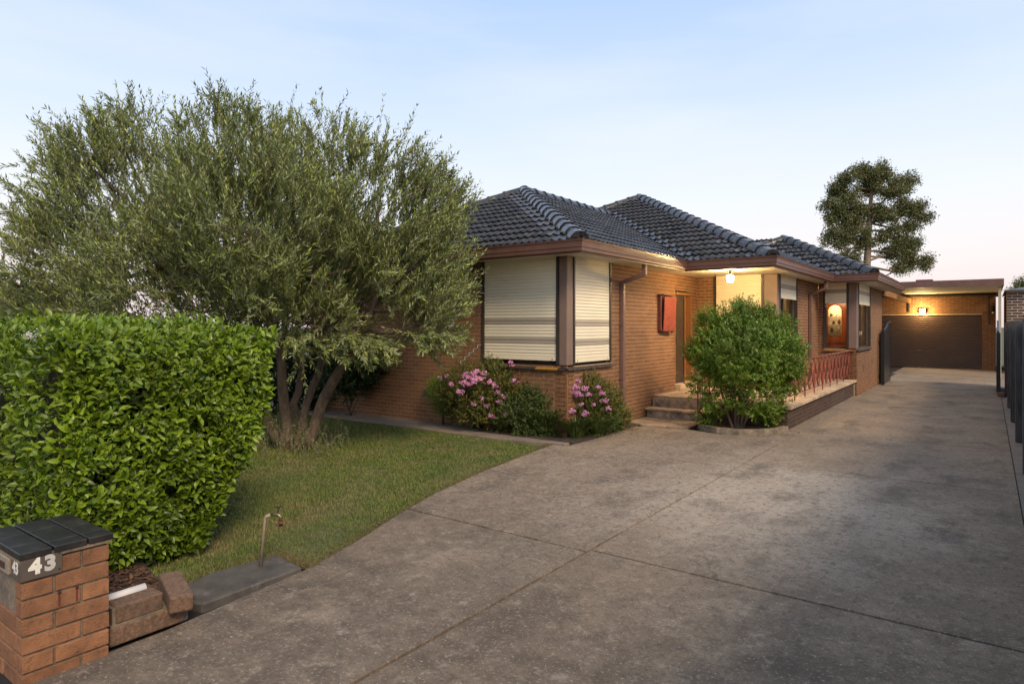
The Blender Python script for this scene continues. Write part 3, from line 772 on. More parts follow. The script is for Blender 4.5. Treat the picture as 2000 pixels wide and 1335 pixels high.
# stepped pale repointing beside the front window
rep = MB(); u, z = -7.74, 1.24 + 0.35
pts = [(u, z)]
for i in range(5): pts += [(pts[-1][0] - 0.106, pts[-1][1]), (pts[-1][0] - 0.106, pts[-1][1] - CRS)]
for (ua, za), (ub, zb) in zip(pts, pts[1:]):
    rep.box(min(ua, ub) - .007, 9.488, min(za, zb) - .007, max(ua, ub) + .007, 9.4965, max(za, zb) + .007)
hp(rep.build('repointing', M['mortar_pale']))
# vents low in the brickwork
def vent(axis, plane, u, z, wd=0.2, ht=0.15):
    m_ = MB()
    if axis == 'x': m_.box(u, plane - 0.010, z, u + wd, plane + .02, z + ht)
    else: m_.box(plane - .02, u, z, plane + 0.010, u + wd, z + ht)
    v = hp(m_.build('air_vent', M['vent']))
vent('x', 9.5, -9.28, 0.50); vent('y', -5.85, 13.35, PF + 0.04, 0.24, 0.085); vent('y', -2.95, 21.2, 0.62, 0.2, 0.16); vent('y', -2.95, 23.0, 0.74, 0.2, 0.16)
MB().box(-8.60, 9.478, 1.88, -8.44, 9.494, 2.05).build('plaque', M['fan_white'], None); hp(bpy.data.objects['plaque'])
# front door: timber jambs, metal screen door with expanded mesh, timber door behind
dr = empty('front_door', (-5.85, 14.28, 0.60)); hp(dr)
jm = MB(); Lw, Hd = 1.0, 2.14
jm.box(-0.16, 0.0, 0, -0.01, 0.055, Hd); jm.box(-0.16, Lw - 0.055, 0, 0.012, Lw, Hd); jm.box(-0.16, 0.055, Hd - 0.06, 0.010, Lw - 0.055, Hd)
jm.box(-0.16, 0.64, 0, -0.02, 0.70, Hd - .06)
jm.build('door_frame', M['timber'], dr)
MB().box(-0.155, 0.70, 0.0, -0.125, Lw - 0.055, Hd - .06).build('side_panel', M['timber'], dr)
MB().box(-0.15, 0.06, 0.0, -0.11, 0.64, Hd - .06).build('door_leaf', M['void'], dr)
sd_ = MB(); sd_.box(-0.06, 0.06, 0, -0.03, 0.10, Hd - .06); sd_.box(-0.06, 0.60, 0, -0.03, 0.64, Hd - .06); sd_.box(-0.06, 0.10, Hd - .11, -0.03, 0.60, Hd - .06); sd_.box(-0.06, 0.10, 0, -0.03, 0.60, 0.10)
screen = sd_.build('screen_door', M['dark_frame'], dr)
dm = MB(); step_ = 0.075
z = 0.10
for s in (-1, 1):
    k = -30
    while k < 60:
        za = k * step_ ; 
        y0_, z0_ = 0.10, za; y1_, z1_ = 0.60, za + 0.95 * s
        # clip to the leaf
        pts = []
        for (ya, zz) in ((y0_, z0_), (y1_, z1_)): pts.append((ya, zz))
        def clip(p, q):
            (ya, a_), (yb, b_) = p, q; t0, t1 = 0.0, 1.0; dz = b_ - a_
            for bound, sg in ((0.10, 1), (Hd - .11, -1)):
                fa = (a_ - bound) * sg; fb = (b_ - bound) * sg
                if fa < 0 and fb < 0: return None
                if fa < 0: t0 = max(t0, fa / (fa - fb))
                if fb < 0: t1 = min(t1, fa / (fa - fb))
            if t1 - t0 < 0.02: return None
            return (ya + (yb - ya) * t0, a_ + dz * t0), (ya + (yb - ya) * t1, a_ + dz * t1)
        c = clip(*pts)
        if c: dm.bar((-0.045, c[0][0], c[0][1]), (-0.045, c[1][0], c[1][1]), 0.010, 0.012, (1, 0, 0))
        k += 1
dm.build('expanded_mesh', M['screen'], screen)
MB().box(-0.03, 0.115, 0.98, -0.005, 0.145, 1.10).build('handle', M['brass'], screen)
MB().box(-6.0, 14.24, PF, -5.70, 15.32, 0.60).build('threshold', M['stone'], None, bevel=0.01); hp(bpy.data.objects['threshold'])
# rooms behind the glass
rm = MB()
def room(x0, y0, x1, y1, z0=PF + .02, z1=ZS - .01):
    m_ = MB()
    m_.poly([(x0, y0, z0), (x1, y0, z0), (x1, y1, z0), (x0, y1, z0)])
    m_.poly([(x0, y1, z0), (x0, y1, z1), (x1, y1, z1), (x1, y1, z0)]); m_.poly([(x0, y0, z0), (x0, y0, z1), (x0, y1, z1), (x0, y1, z0)])
    return hp(m_.build('interior_wall', M['plaster']))
room(-7.6, 20.4, -3.22, 25.1); room(-8.5, 15.9, -4.2, 20.0)
hp(MB().box(-7.7, 20.05, PF, -4.0, 20.3, ZS).build('interior_wall', M['plaster'])); 
# cabinet with an arched glazed door, seen through the dining window
cab = empty('display_cabinet', (-3.9, 23.6, PF + .02)); tag(cab, 'red timber display cabinet with arched glass door, inside the lit dining window', 'cabinet')
cb = MB(); cb.box(-1.5, 0.30, 0, 0.62, 0.34, 2.3); cb.box(-1.5, -0.1, 0, -1.46, 0.3, 2.3); cb.box(0.58, -0.1, 0, 0.62, 0.3, 2.3); cb.box(-1.46, -0.1, 2.26, 0.58, 0.3, 2.3); cb.box(-1.46, -0.1, 0, 0.58, 0.3, 0.06)
cb.build('carcass', M['red_wood'], cab)
MB().box(-1.45, 0.27, 0.9, 0.57, 0.295, 2.24).build('back_panel', M['plaster'], cab)
# door front with arched opening
fd = MB(); ax0, ax1, zb_, zt_ = -0.38, 0.02, 1.12, 2.16
fd.box(-1.46, -0.13, 0.06, ax0, -0.10, 2.26); fd.box(ax1, -0.13, 0.06, 0.58, -0.10, 2.26); fd.box(ax0, -0.13, 0.06, ax1, -0.10, zb_)
xc = (ax0 + ax1) / 2; rr = (ax1 - ax0) / 2
arc = [(xc - rr * math.cos(t), zt_ - rr + rr * math.sin(t)) for t in np.linspace(0, math.pi, 13)]
for (xa, za), (xb, zb2) in zip(arc, arc[1:]):
    fd.poly([(xa, -0.13, za), (xb, -0.13, zb2), (xb, -0.13, 2.26), (xa, -0.13, 2.26)])
fd.build('door_panel', M['red_wood'], cab)
tr_ = MB()
for xx in (0.10, 0.18, 0.34, 0.52): tr_.box(xx, -0.15, 0.06, xx + 0.03, -0.13, 2.26)
tr_.box(-1.46, -0.16, 0.92, ax1 + .1, -0.13, 0.98)
tr_.build('moulding', M['red_wood'], cab)
MB().poly([(ax0, -0.115, zb_), (ax1, -0.115, zb_), (ax1, -0.115, zt_), (ax0, -0.115, zt_)]).build('pane', M['clear'], cab)
sh_ = MB()
for z in (1.25, 1.52, 1.78): sh_.box(-0.9, -0.05, z, 0.1, 0.26, z + 0.015)
sh_.build('shelf', M['clear'], cab)
for x, z, m_, hgt in ((-0.52, 1.035, 'dark_frame', 0.15), (-0.35, 1.035, 'chair_wood', 0.17), (-0.22, 1.035, 'fan_white', 0.12), (-0.5, 1.265, 'dark_frame', 0.17), (-0.3, 1.265, 'fan_white', 0.2), (-0.45, 1.535, 'dark_frame', 0.12), (-0.28, 1.535, 'red_dark', 0.16), (-0.38, 1.795, 'fan_white', 0.12), (-0.52, 1.795, 'dark_frame', 0.1)):
    oj = MB().lathe([(0.03, 0), (0.05, hgt * .3), (0.045, hgt * .6), (0.02, hgt * .8), (0.028, hgt)], (0, 0, 0), 10).build('ornament', M[m_], None)
    oj.location = (-3.9 + x + 0.2, 23.6 + 0.05, PF + .02 + z + (0.0 if z > 1.1 else -0.96 + 0.92))
    tag(oj, '%s ornament on the %s shelf behind the cabinet glass' % ({'dark_frame': 'small dark', 'chair_wood': 'tan', 'fan_white': 'small white', 'red_dark': 'dark red'}[m_], {1.035: 'lowest', 1.265: 'second', 1.535: 'third', 1.795: 'top'}[z]), 'ornament', 'ornaments in the cabinet')
ch = empty('dining_chair', (-3.36, 21.6, PF + .02)); tag(ch, 'pale wooden dining chair with tall back inside the lit window', 'chair')
for x, y in ((-.2, -.2), (.2, -.2)): MB().bar((x, y, 0), (x, y, 0.45), .035, .035).build('leg', M['chair_wood'], ch)
for y in (-.2, .2): MB().bar((.2, y, .45), (.30, y, 1.32), .035, .035).build('back_post', M['chair_wood'], ch); 
for y in (-.2, .2): MB().bar((.2, y, 0), (.2, y, 0.43), .034, .034).build('leg', M['chair_wood'], ch) if y > 0 else None
MB().box(-.22, -.22, .43, .22, .22, .47).build('seat', M['chair_wood'], ch); MB().bar((.295, -.2, 1.27), (.295, .2, 1.27), .03, .1).build('top_rail', M['chair_wood'], ch)
tb_ = empty('dining_table', (-4.0, 22.3, PF + .02)); tag(tb_, 'low wooden dining table inside the lit window', 'table')
MB().box(-.55, -.4, .70, .45, .4, .74).build('table_top', M['chair_wood'], tb_)
for x, y in ((-.45, -.3), (.4, -.3), (-.45, .3), (.4, .3)): MB().box(x - .03, y - .03, 0, x + .03, y + .03, .7).build('leg', M['red_wood'], tb_)
def lamp(name, loc, e, col=(1, 0.72, 0.36), r=0.08):
    L_ = bpy.data.lights.new(name, 'POINT'); L_.energy = e; L_.color = col; L_.shadow_soft_size = r
    o = bpy.data.objects.new(name, L_); COL.objects.link(o); o.location = loc; return o
lamp('dining_room_light', (-3.95, 22.6, 2.85), 42, (1, 0.70, 0.34), 0.1)
lamp('cabinet_light', (-4.10, 23.62, 2.62), 15, (1, 0.78, 0.42), 0.05)
lamp('living_room_light', (-5.2, 17.6, 2.6), 30, (1, 0.70, 0.34), 0.1)
# curtain and timber reveal inside the side window
cu = MB(); pts = [(-4.25 + 0.03 * math.sin(i * 1.3), 16.55 + i * 0.03) for i in range(14)]
for (xa, ya), (xb, yb) in zip(pts, pts[1:]): cu.poly([(xa, ya, 1.2), (xb, yb, 1.2), (xb, yb, 3.1), (xa, ya, 3.1)])
cto = cu.build('curtain', M['timber']); tag(cto, 'brown curtain hanging inside the side window behind the round bush', 'curtain')

# ------------------------------------------------------------------ lights and boxes on the house
ml = empty('porch_lantern', (-4.50, 14.03, ZS)); tag(ml, 'small lit glass lantern hanging from the porch ceiling', 'lamp')
MB().lathe([(0.085, -0.025), (0.085, 0.0)], seg=16).build('ceiling_plate', M['dark_frame'], ml)
MB().lathe([(0.035, -0.115), (0.05, -0.10), (0.022, -0.075), (0.022, -0.025)], seg=14).build('stem', M['dark_frame'], ml)
MB().lathe([(0.02, -0.275), (0.068, -0.255), (0.075, -0.13), (0.05, -0.117)], seg=8).build('glass_shade', M['lamp_glow'], ml)
cg = MB()
for k in range(8):
    t = k * math.pi / 4; c, s = math.cos(t), math.sin(t)
    cg.bar((0.079 * c, 0.079 * s, -0.125), (0.072 * c, 0.072 * s, -0.258), 0.006, 0.006)
cg.build('cage', M['dark_frame'], ml)

mbx = empty('meter_box', (-5.85, 13.28, 1.84)); tag(mbx, 'chipped red metal meter box hanging ajar on the brick wall beside the door', 'meter box')
q = MB(); q.box(0.006, 0, 0, 0.08, 0.05, 0.78); q.box(0.006, 0.60, 0, 0.08, 0.65, 0.78); q.box(0.006, 0.05, 0.74, 0.08, 0.60, 0.78); q.box(0.006, 0.05, 0, 0.08, 0.60, 0.04); q.box(0.006, 0.05, 0.04, 0.03, 0.60, 0.74)
q.build('casing', M['red_dark'], mbx)
MB().box(0.004, -0.02, 0.785, 0.15, 0.68, 0.80).build('rain_hood', M['red_dark'], mbx)
lid = MB(); lid.box(0, 0, 0, 0.02, 0.56, 0.76); lid_o = lid.build('lid', M['red_box'], mbx, bevel=0.006); lid_o.location = (0.085, 0.09, -0.01); lid_o.rotation_euler = (0, R(3), R(-4))
MB().box(-5.85 + .005, 14.03, 1.80, -5.85 + 0.03, 14.10, 1.90).build('doorbell', M['void']); tag(bpy.data.objects['doorbell'], 'small black doorbell button on the brickwork by the front door', 'doorbell')

# ------------------------------------------------------------------ porch, steps, paving
porch = empty('porch', (-4.4, 12.67, 0)); tag(porch, 'raised porch paved in tan stone with dark brick base beside the drive', 'porch')
PM = Matrix.Translation(porch.location).inverted()
def pp(o): o.parent = porch; o.matrix_parent_inverse = PM.copy(); return o
bw1 = brick_wall(None, 'x', 12.72, -1, -4.58, -3.02, 0.0, 0.385, [], M['brick_dark'], M['mortar_dark'], ext1=PROUD, thick=0.1)
bw2 = brick_wall(None, 'y', -3.02, 1, 12.72, 20.1, 0.0, 0.385, [], M['brick_dark'], M['mortar_dark'], ext0=PROUD, thick=0.1, phase=.05)
pp(bw1); pp(bw2); flush_bricks(300)
pp(MB().box(-5.84, 13.05, 0.0, -4.58, 15.63, 0.40).box(-4.57, 12.83, 0.0, -3.13, 20.09, 0.385).build('porch_fill', M['soil']))
# irregular stone flags laid on top, each its own piece
def flagging(x0, y0, x1, y1, z0, z1, nx, ny, m, par, clipf=None, gap=0.008):
    gx = [[x0 + (x1 - x0) * (i + (random.uniform(-.22, .22) if 0 < i < nx else 0)) / nx for i in range(nx + 1)] for j in range(ny + 1)]
    gy = [[y0 + (y1 - y0) * (j + (random.uniform(-.2, .2) if 0 < j < ny else 0)) / ny for i in range(nx + 1)] for j in range(ny + 1)]
    for j in range(ny):
        for i in range(nx):
            q = [(gx[j][i], gy[j][i]), (gx[j][i + 1], gy[j][i + 1]), (gx[j + 1][i + 1], gy[j + 1][i + 1]), (gx[j + 1][i], gy[j + 1][i])]
            cx = sum(p[0] for p in q) / 4; cy = sum(p[1] for p in q) / 4
            q = [(p[0] + (gap if p[0] < cx else -gap), p[1] + (gap if p[1] < cy else -gap)) for p in q]
            dz = random.uniform(-.003, .003)
            par(MB().prism(q, z0, z1 + dz).build('flagstone', m, bevel=0.006))
flagging(-5.84, 13.03, -4.58, 15.62, 0.40, PF, 3, 5, M['stone'], pp)
flagging(-4.58, 12.66, -2.93, 15.62, 0.387, PF, 3, 5, M['stone'], pp)
flagging(-3.92, 15.63, -2.93, 20.09, 0.387, PF, 2, 8, M['stone'], pp)
# edge slabs down the drive side
y = 12.66
pp(MB().box(-5.84, 13.0, 0.20, -4.60, 13.05, 0.40).build('stone_riser', M['stone_face'], bevel=0.01))
st = empty('porch_steps', (-5.2, 12.67, 0)); tag(st, 'split tan stone steps leading up to the porch', 'steps')
SM_ = Matrix.Translation(st.location).inverted()
def stp(o): o.parent = st; o.matrix_parent_inverse = SM_.copy(); return o
for x0, x1 in ((-5.84, -5.30), (-5.30, -4.60)):
    stp(MB().box(x0 + .004, 12.70, 0.0, x1 - .004, 12.99, 0.165).build('stone_riser', M['stone_face'], bevel=0.012))
for x0, x1, e in ((-5.85, -5.42, .02), (-5.42, -5.05, -.01), (-5.05, -4.58, .015)):
    stp(MB().prism([(x0 + .005, 12.64 - e), (x1 - .005, 12.64 + e), (x1 - .005, 12.995), (x0 + .005, 12.995)], 0.167, 0.215).build('stone_tread', M['stone'], bevel=0.012))
fp = empty('stone_paving', (-5.1, 12.1, 0)); tag(fp, 'low apron of brown flagstones at the foot of the porch steps', 'paving')
FM_ = Matrix.Translation(fp.location).inverted()
def fpp(o): o.parent = fp; o.matrix_parent_inverse = FM_.copy(); return o
for poly in ([(-5.84, 11.75), (-5.45, 11.58), (-5.36, 12.15), (-5.83, 12.3)], [(-5.43, 11.57), (-4.98, 11.62), (-4.86, 12.05), (-5.34, 12.14)], [(-4.96, 11.62), (-4.56, 11.74), (-4.55, 12.25), (-4.84, 12.04)],
             [(-5.83, 12.32), (-5.36, 12.17), (-5.12, 12.63), (-5.83, 12.66)], [(-5.33, 12.16), (-4.86, 12.07), (-4.56, 12.28), (-4.58, 12.64), (-5.10, 12.63)]):
    c = Vector((sum(p[0] for p in poly) / len(poly), sum(p[1] for p in poly) / len(poly)))
    fpp(MB().prism([tuple(c + (Vector(p) - c) * 0.985) for p in poly], -0.02, 0.035 + random.uniform(-.005, .005)).build('flagstone', M['flag'], bevel=0.008))
# planter kerb and soil
pk = MB(); kp = [(-4.50, 12.66), (-4.50, 12.1), (-4.40, 11.88), (-4.0, 11.70), (-3.6, 11.72), (-3.28, 11.93), (-3.08, 12.28), (-2.99, 12.68)]
off_ = offset_path(kp, -0.0)
inn = []
for i in range(len(kp)):
    p0 = Vector(kp[max(i - 1, 0)]); p2 = Vector(kp[min(i + 1, len(kp) - 1)]); d = (p2 - p0).normalized(); nn = Vector((-d.y, d.x)); inn.append(Vector(kp[i]) + nn * 0.09)
for i in range(len(kp) - 1):
    a, b_, c, d = kp[i], kp[i + 1], inn[i + 1], inn[i]
    pk.poly([(*a, 0.085), (*b_, 0.085), (*c, 0.085), (*d, 0.085)]); pk.poly([(*a, -.02), (*b_, -.02), (*b_, .085), (*a, .085)]); pk.poly([(*c, -.02), (*d, -.02), (*d, .085), (*c, .085)])
pk.poly([(*kp[0], -.02), (*kp[0], .085), (*inn[0], .085), (*inn[0], -.02)])
pko = pk.build('planter_kerb', M['kerb']); tag(pko, 'curved concrete kerb edging the planter under the round bush', 'kerb')
pls = MB().prism([tuple(p) for p in inn], -0.03, 0.04).build('planter_soil', M['soil']); tag(pls, kind='structure')

# iron railing along the porch
def railing():
    r_ = empty('porch_railing', (-3.12, 12.85, PF)); tag(r_, 'dark red wrought iron railing with crossed bars along the porch edge', 'railing')
    def run(p, q, n, endposts=True):
        p, q = Vector(p), Vector(q); d = (q - p); L = d.length; d.normalize()
        zt, z2, zb = 0.80, 0.70, 0.13
        side = d.cross(Vector((0, 0, 1)))
        MB().bar(p + Vector((0, 0, zt)), q + Vector((0, 0, zt)), 0.040, 0.016).build('top_rail', M['red_iron'], r_)
        MB().bar(p + Vector((0, 0, z2)), q + Vector((0, 0, z2)), 0.012, 0.014).build('second_rail', M['red_iron'], r_)
        MB().bar(p + Vector((0, 0, zb)), q + Vector((0, 0, zb)), 0.020, 0.014).build('bottom_rail', M['red_iron'], r_)
        for i in range(n + 1):
            c = p + d * (L * i / n)
            MB().bar(c, c + Vector((0, 0, zt)), 0.022, 0.022).build('baluster', M['red_iron'], r_)
        bw = L / n
        for i in range(n):
            a = p + d * (bw * i); mid = a + d * bw / 2; e = a + d * bw
            for s0, s1 in ((a, mid), (mid, e)):
                MB().bar(s0 + Vector((0, 0, zb)) + d * 0.02, s0.lerp(s1, 1.0) + Vector((0, 0, z2)) - d * .02, 0.010, 0.028, side).build('crossed_bar', M['red_iron'], r_)
                MB().bar(s1 + Vector((0, 0, zb)) - d * 0.02, s0 + Vector((0, 0, z2)) + d * .02, 0.010, 0.028, side).build('crossed_bar', M['red_iron'], r_)
            # bowed flats either side of the middle
            for s in (-1, 1):
                pts = [mid + d * s * (0.03 + 0.5 * bw * 0.72 * (1 - (2 * t - 1) ** 2) * 0.55) + Vector((0, 0, zb + (z2 - zb) * t)) for t in np.linspace(0, 1, 8)]
                m_ = MB()
                for u_, v_ in zip(pts, pts[1:]): m_.bar(u_, v_, 0.008, 0.022, side)
                m_.build('bowed_bar', M['red_iron'], r_)
            # little triangles between the two upper rails
            m_ = MB(); k = 4
            for j in range(k):
                u0_, u1_ = a + d * bw * j / k, a + d * bw * (j + 1) / k
                zz = (z2, zt) if j % 2 == 0 else (zt, z2)
                m_.bar(u0_ + Vector((0, 0, zz[0])), u1_ + Vector((0, 0, zz[1])), 0.008, 0.012, side)
            m_.build('zigzag', M['red_iron'], r_)
    run((0, 0, 0), (0, 7.2, 0), 8)
    run((-1.42, 0, 0), (-0.03, 0, 0), 2)
    # raked rail down the steps
    m_ = MB(); m_.bar((-1.47, 0.0, 0.80), (-1.50, -0.42, 0.36), 0.040, 0.02); m_.bar((-1.50, -0.42, -0.40), (-1.50, -0.42, 0.36), 0.022, 0.022)
    m_.bar((-1.47, 0.0, 0.16), (-1.50, -0.42, -0.26), 0.018, 0.016)
    for t in (0.25, 0.5, 0.75):
        m_.bar((-1.47 - .03 * t, -0.42 * t, 0.16 - 0.42 * t), (-1.47 - .03 * t, -0.42 * t, 0.80 - .44 * t), 0.012, 0.012)
    m_.build('stair_rail', M['red_iron'], r_)
    for o in r_.children: o.location = (0, 0, 0)
railing()

# ------------------------------------------------------------------ garage, carport, gates
gar = empty('garage', (-1.5, 35.4, 0)); tag(gar, 'brown brick garage with flat roof and ribbed brown roller door at the drive end', 'garage')
GM = Matrix.Translation(gar.location).inverted()
def gpz(o): o.parent = gar; o.matrix_parent_inverse = GM.copy(); return o
DX0, DX1, DZ = -4.15, -0.22, 2.44
gw = brick_wall(None, 'x', 35.4, -1, -5.2, 0.27, 0.0, 3.42, [(DX0, DX1, 0, DZ)], M['brick'], M['mortar'], ext1=PROUD, thick=0.2, crs=0.1, bl=0.3)
gpz(gw); flush_bricks(300)
gpz(MB().box(0.07, 35.6, 0, 0.27, 42, 3.42).build('wall', M['brick'])); gpz(MB().box(-5.2, 35.6, 0, -5.0, 42, 3.42).build('wall', M['brick']))
rd = MB(); n_ = 25; hgt = DZ / n_
pr = []
for i in range(n_):
    z0 = i * hgt
    pr += [(0.0, z0), (0.0, z0 + hgt * .30), (0.05, z0 + hgt * .48), (0.05, z0 + hgt * .80)]
pr.append((0.0, DZ))
for (da, za), (db, zb) in zip(pr, pr[1:]):
    rd.poly([(DX0, 35.52 - da, za), (DX1, 35.52 - da, za), (DX1, 35.52 - db, zb), (DX0, 35.52 - db, zb)])
rdo = gpz(rd.build('roller_door', M['garage_door']))
MB().box(-2.68, 35.455, 0.78, -2.50, 35.475, 0.85).build('handle', M['pipe_paint'], rdo); MB().box(-2.66, 35.455, 0.02, -2.52, 35.475, 0.07).build('lock', M['pipe_paint'], rdo)
for o in rdo.children: o.matrix_parent_inverse = Matrix.Identity(4)
# flat roof reaching forward over the drive
gpz(MB().box(-4.9, 29.3, 3.42, 0.40, 41, 3.46).build('roof_deck', M['soffit']))
fz = MB(); fz.box(-4.9, 29.24, 3.42, 0.46, 29.30, 3.66); fz.box(0.40, 29.30, 3.42, 0.46, 41, 3.66)
gpz(fz.build('fascia', M['fascia'])); gpz(MB().box(-4.9, 29.30, 3.50, 0.40, 41, 3.60).build('roof_sheet', M['lead']))
gpz(MB().box(-2.30, 29.9, 3.60, -1.75, 30.6, 3.76).build('roof_box', M['red_dark']))
gpz(MB().box(-5.2, 35.3, 3.30, 0.27, 35.37, 3.41).build('wall_plate', M['void']))
gpz(MB().bar((-2.95, 25.6, 3.10), (-2.95, 35.3, 3.12), 0.09, 0.2).build('beam', M['timber']))
for x in (-3.02, 0.0): gpz(MB().box(x, 35.35, 2.0 if x > -1 else 2.6, x + 0.06, 35.385, 3.3).build('strap', M['dark_frame']))
for x, y in ((0.30, 30.0), (0.33, 33.0)): gpz(MB().box(x, y, 0, x + 0.09, y + 0.09, 3.42).build('post', M['cream_post']))
fl = empty('floodlight', (-2.45, 35.38, 2.66)); tag(fl, 'glaring lit floodlight mounted over the roller door', 'lamp')
MB().box(-.05, -0.05, -.05, .05, 0, .05).build('base', M['dark_frame'], fl)
MB().box(-.12, -0.17, -.085, .12, -0.05, .06).build('housing', M['dark_frame'], fl, bevel=0.01)
MB().poly([(-.105, -0.174, -.075), (.105, -0.174, -.075), (.105, -0.174, .05), (-.105, -0.174, .05)]).build('lens', M['flood_glow'], fl)
lamp('floodlight_bulb', (-2.45, 35.05, 2.62), 110, (1, 0.66, 0.26), 0.08)
wlq = empty('wall_light', (0.17, 35.37, 2.72)); tag(wlq, 'small dark unlit wall lantern at the right end of the garage', 'lamp')
MB().box(-.03, -.04, -.05, .03, 0, .05).build('bracket', M['void'], wlq); MB().lathe([(.05, -.16), (.06, .02), (.065, .05), (.02, .11)], (0, -.10, 0), 8).build('shade', M['void'], wlq); MB().lathe([(.04, -.22), (.045, -.161)], (0, -.10, 0), 8).build('glass_shade', M['fan_white'], wlq)

def gate_leaf(x, y0, y1, label, swan=True):
    gt = empty('gate_leaf', (x, y0, 0)); tag(gt, label, 'gate', 'driveway gates')
    L = y1 - y0
    MB().box(-.05, -.28, 0, .05, -.18, 1.75).build('gate_post', M['black_iron'], gt)
    m_ = MB(); m_.box(-.02, 0, .08, .02, .05, 1.80); m_.box(-.02, L - .05, .08, .02, L, 2.10); m_.box(-.02, .05, .08, .02, L - .05, .13); m_.box(-.02, .05, .25, .02, L - .05, .29)
    prv = None
    for t in np.linspace(0, 1, 12):
        s = t * t * (3 - 2 * t); p = (0, .02 + (L - .04) * t, 1.78 + .32 * s)
        if prv: m_.bar(prv, p, .05, .04)
        prv = p
    m_.build('gate_frame', M['black_iron'], gt)
    k = 14
    for i in range(k):
        y = .05 + (L - .1) * (i + .5) / k; t = y / L; s = t * t * (3 - 2 * t)
        MB().box(-.008, y - (L - .1) / k / 2 + .004, .13, .008, y + (L - .1) / k / 2 - .004, 1.76 + .30 * s).build('slat', M['black_iron'], gt)
    for z in (0.35, 1.5): MB().box(-.015, -.19, z, .015, .02, z + .05).build('hinge', M['black_iron'], gt)
    MB().bar((0, 0.02, .06), (0, L - .02, .06), .05, .05).build('bottom_rail', M['black_iron'], gt)
gate_leaf(-2.80, 24.6, 26.3, 'black metal gate leaf folded open against the house wall')
gate_leaf(0.24, 23.9, 25.6, 'black metal gate leaf folded open beside the paling fence')

# ------------------------------------------------------------------ paling fence, neighbour
fe = empty('paling_fence', (0.45, 16, 0)); tag(fe, 'weathered dark grey timber paling fence along the right of the drive', 'fence')
pal = []
for v in range(4):
    m_ = MB(); hh = 1.98 + 0.03 * v
    m_.box(0, -.049, 0.05, 0.016, .049, hh - .02).poly([(0, -.049, hh - .02), (.016, -.049, hh - .02), (.016, -.02, hh), (0, -.02, hh)]).box(0.001, -.044, hh - .021, 0.015, .044, hh)
    me = m_.mesh('paling'); me.materials.append(M['fence']); pal.append(me)
y = -4.0
while y < 25.9:
    o = bpy.data.objects.new('paling', random.choice(pal)); COL.objects.link(o); o.parent = fe
    o.location = (0.10 + random.uniform(0, .012), y - 16, random.uniform(-.03, .02)); o.rotation_euler = (random.uniform(-.006, .006), 0, random.uniform(-.03, .03)); y += 0.101
for y in (-3.4, -0.5, 2.3, 5.2, 8.0, 10.85, 13.8, 16.6, 19.4, 22.4):
    o = MB().box(-.085, -.055, 0, .035, .055, 2.03 + random.uniform(-.02, .03)).build('post', M['fence'], fe, bevel=.006); o.location = (0, y - 16, 0)
for z in (0.35, 1.05, 1.75):
    MB().box(.045, -20, z, .095, 9.8, z + .08).build('rail', M['fence'], fe)
MB().box(.085, -20, -.05, .135, 9.8, .14).build('plinth_board', M['path'], fe)
strip = MB().prism([(0.29, -4.2), (0.72, -4.2), (0.72, 36), (0.29, 36)], -0.06, -0.012).build('verge', M['path']); tag(strip, kind='structure')
bk = MB().box(0.20, 22.2, 0.0, 0.36, 22.42, 0.11).build('loose_brick', M['block'], bevel=.008); tag(bk, 'loose brown brick on the ground beside the paling fence', 'brick')

nb = empty('neighbour_garage', (3, 33.5, 0)); tag(nb, 'neighbouring mottled brick outbuilding with grey roller door beyond the fence', 'outbuilding')
NM = Matrix.Translation(nb.location).inverted()
def nbp(o): o.parent = nb; o.matrix_parent_inverse = NM.copy(); return o
JT_save = JT; JT = 0.028
nw = brick_wall(None, 'x', 33.5, -1, 0.62, 8.0, 0.0, 3.36, [(1.15, 4.6, 0, 2.45)], M['brick_neighbour'], M['mortar_pale'], crs=0.115, bl=0.36, thick=0.2); nbp(nw)
JT = JT_save
flush_bricks(250)
nbp(MB().box(0.62, 33.7, 0, 0.82, 40, 3.36).build('wall', M['brick_neighbour']))
nbp(MB().box(1.15, 33.6, 0, 4.6, 33.64, 2.45).build('roller_door', M['lead']))
m_ = MB(); m_.poly([(0.55, 33.3, 3.42), (8.2, 33.3, 3.42), (8.2, 37.5, 4.2), (4.4, 37.5, 4.2)]); m_.poly([(0.55, 33.3, 3.42), (4.4, 37.5, 4.2), (0.55, 41, 3.42)]); m_.box(0.55, 33.28, 3.365, 8.2, 33.34, 3.43)
nbp(m_.build('roof', M['lead']))

# ------------------------------------------------------------------ letterbox pillar
pil = empty('letterbox_pillar', (-4.2, 1.22, 0)); tag(pil, 'tan brick letterbox pillar with black tiled cap and house number 43', 'letterbox')
PX1, PX0, PY0, PY1 = 0.0, -0.62, 0.0, 0.43
core = MB(); core.box(PX0 + .01, PY0 + .01, 0, PX1 - .012, PY1 - .012, 0.665)
core.build('mortar_core', M['pillar_mortar'], pil)
ch_ = 0.100; jt = 0.013
nC = 7; zoff = 0.665 - nC * ch_
def pbrick(x0, y0, z0, x1, y1, z1):
    d = (x1 - x0, y1 - y0, z1 - z0)
    o = MB().box(-d[0] / 2, -d[1] / 2, -d[2] / 2, d[0] / 2, d[1] / 2, d[2] / 2).build('brick', M['brick_pillar'], pil, bevel=0.004, seg=2)
    o.location = ((x0 + x1) / 2 + random.uniform(-.0015, .0015), (y0 + y1) / 2 + random.uniform(-.0015, .0015), (z0 + z1) / 2)
BW = 0.10
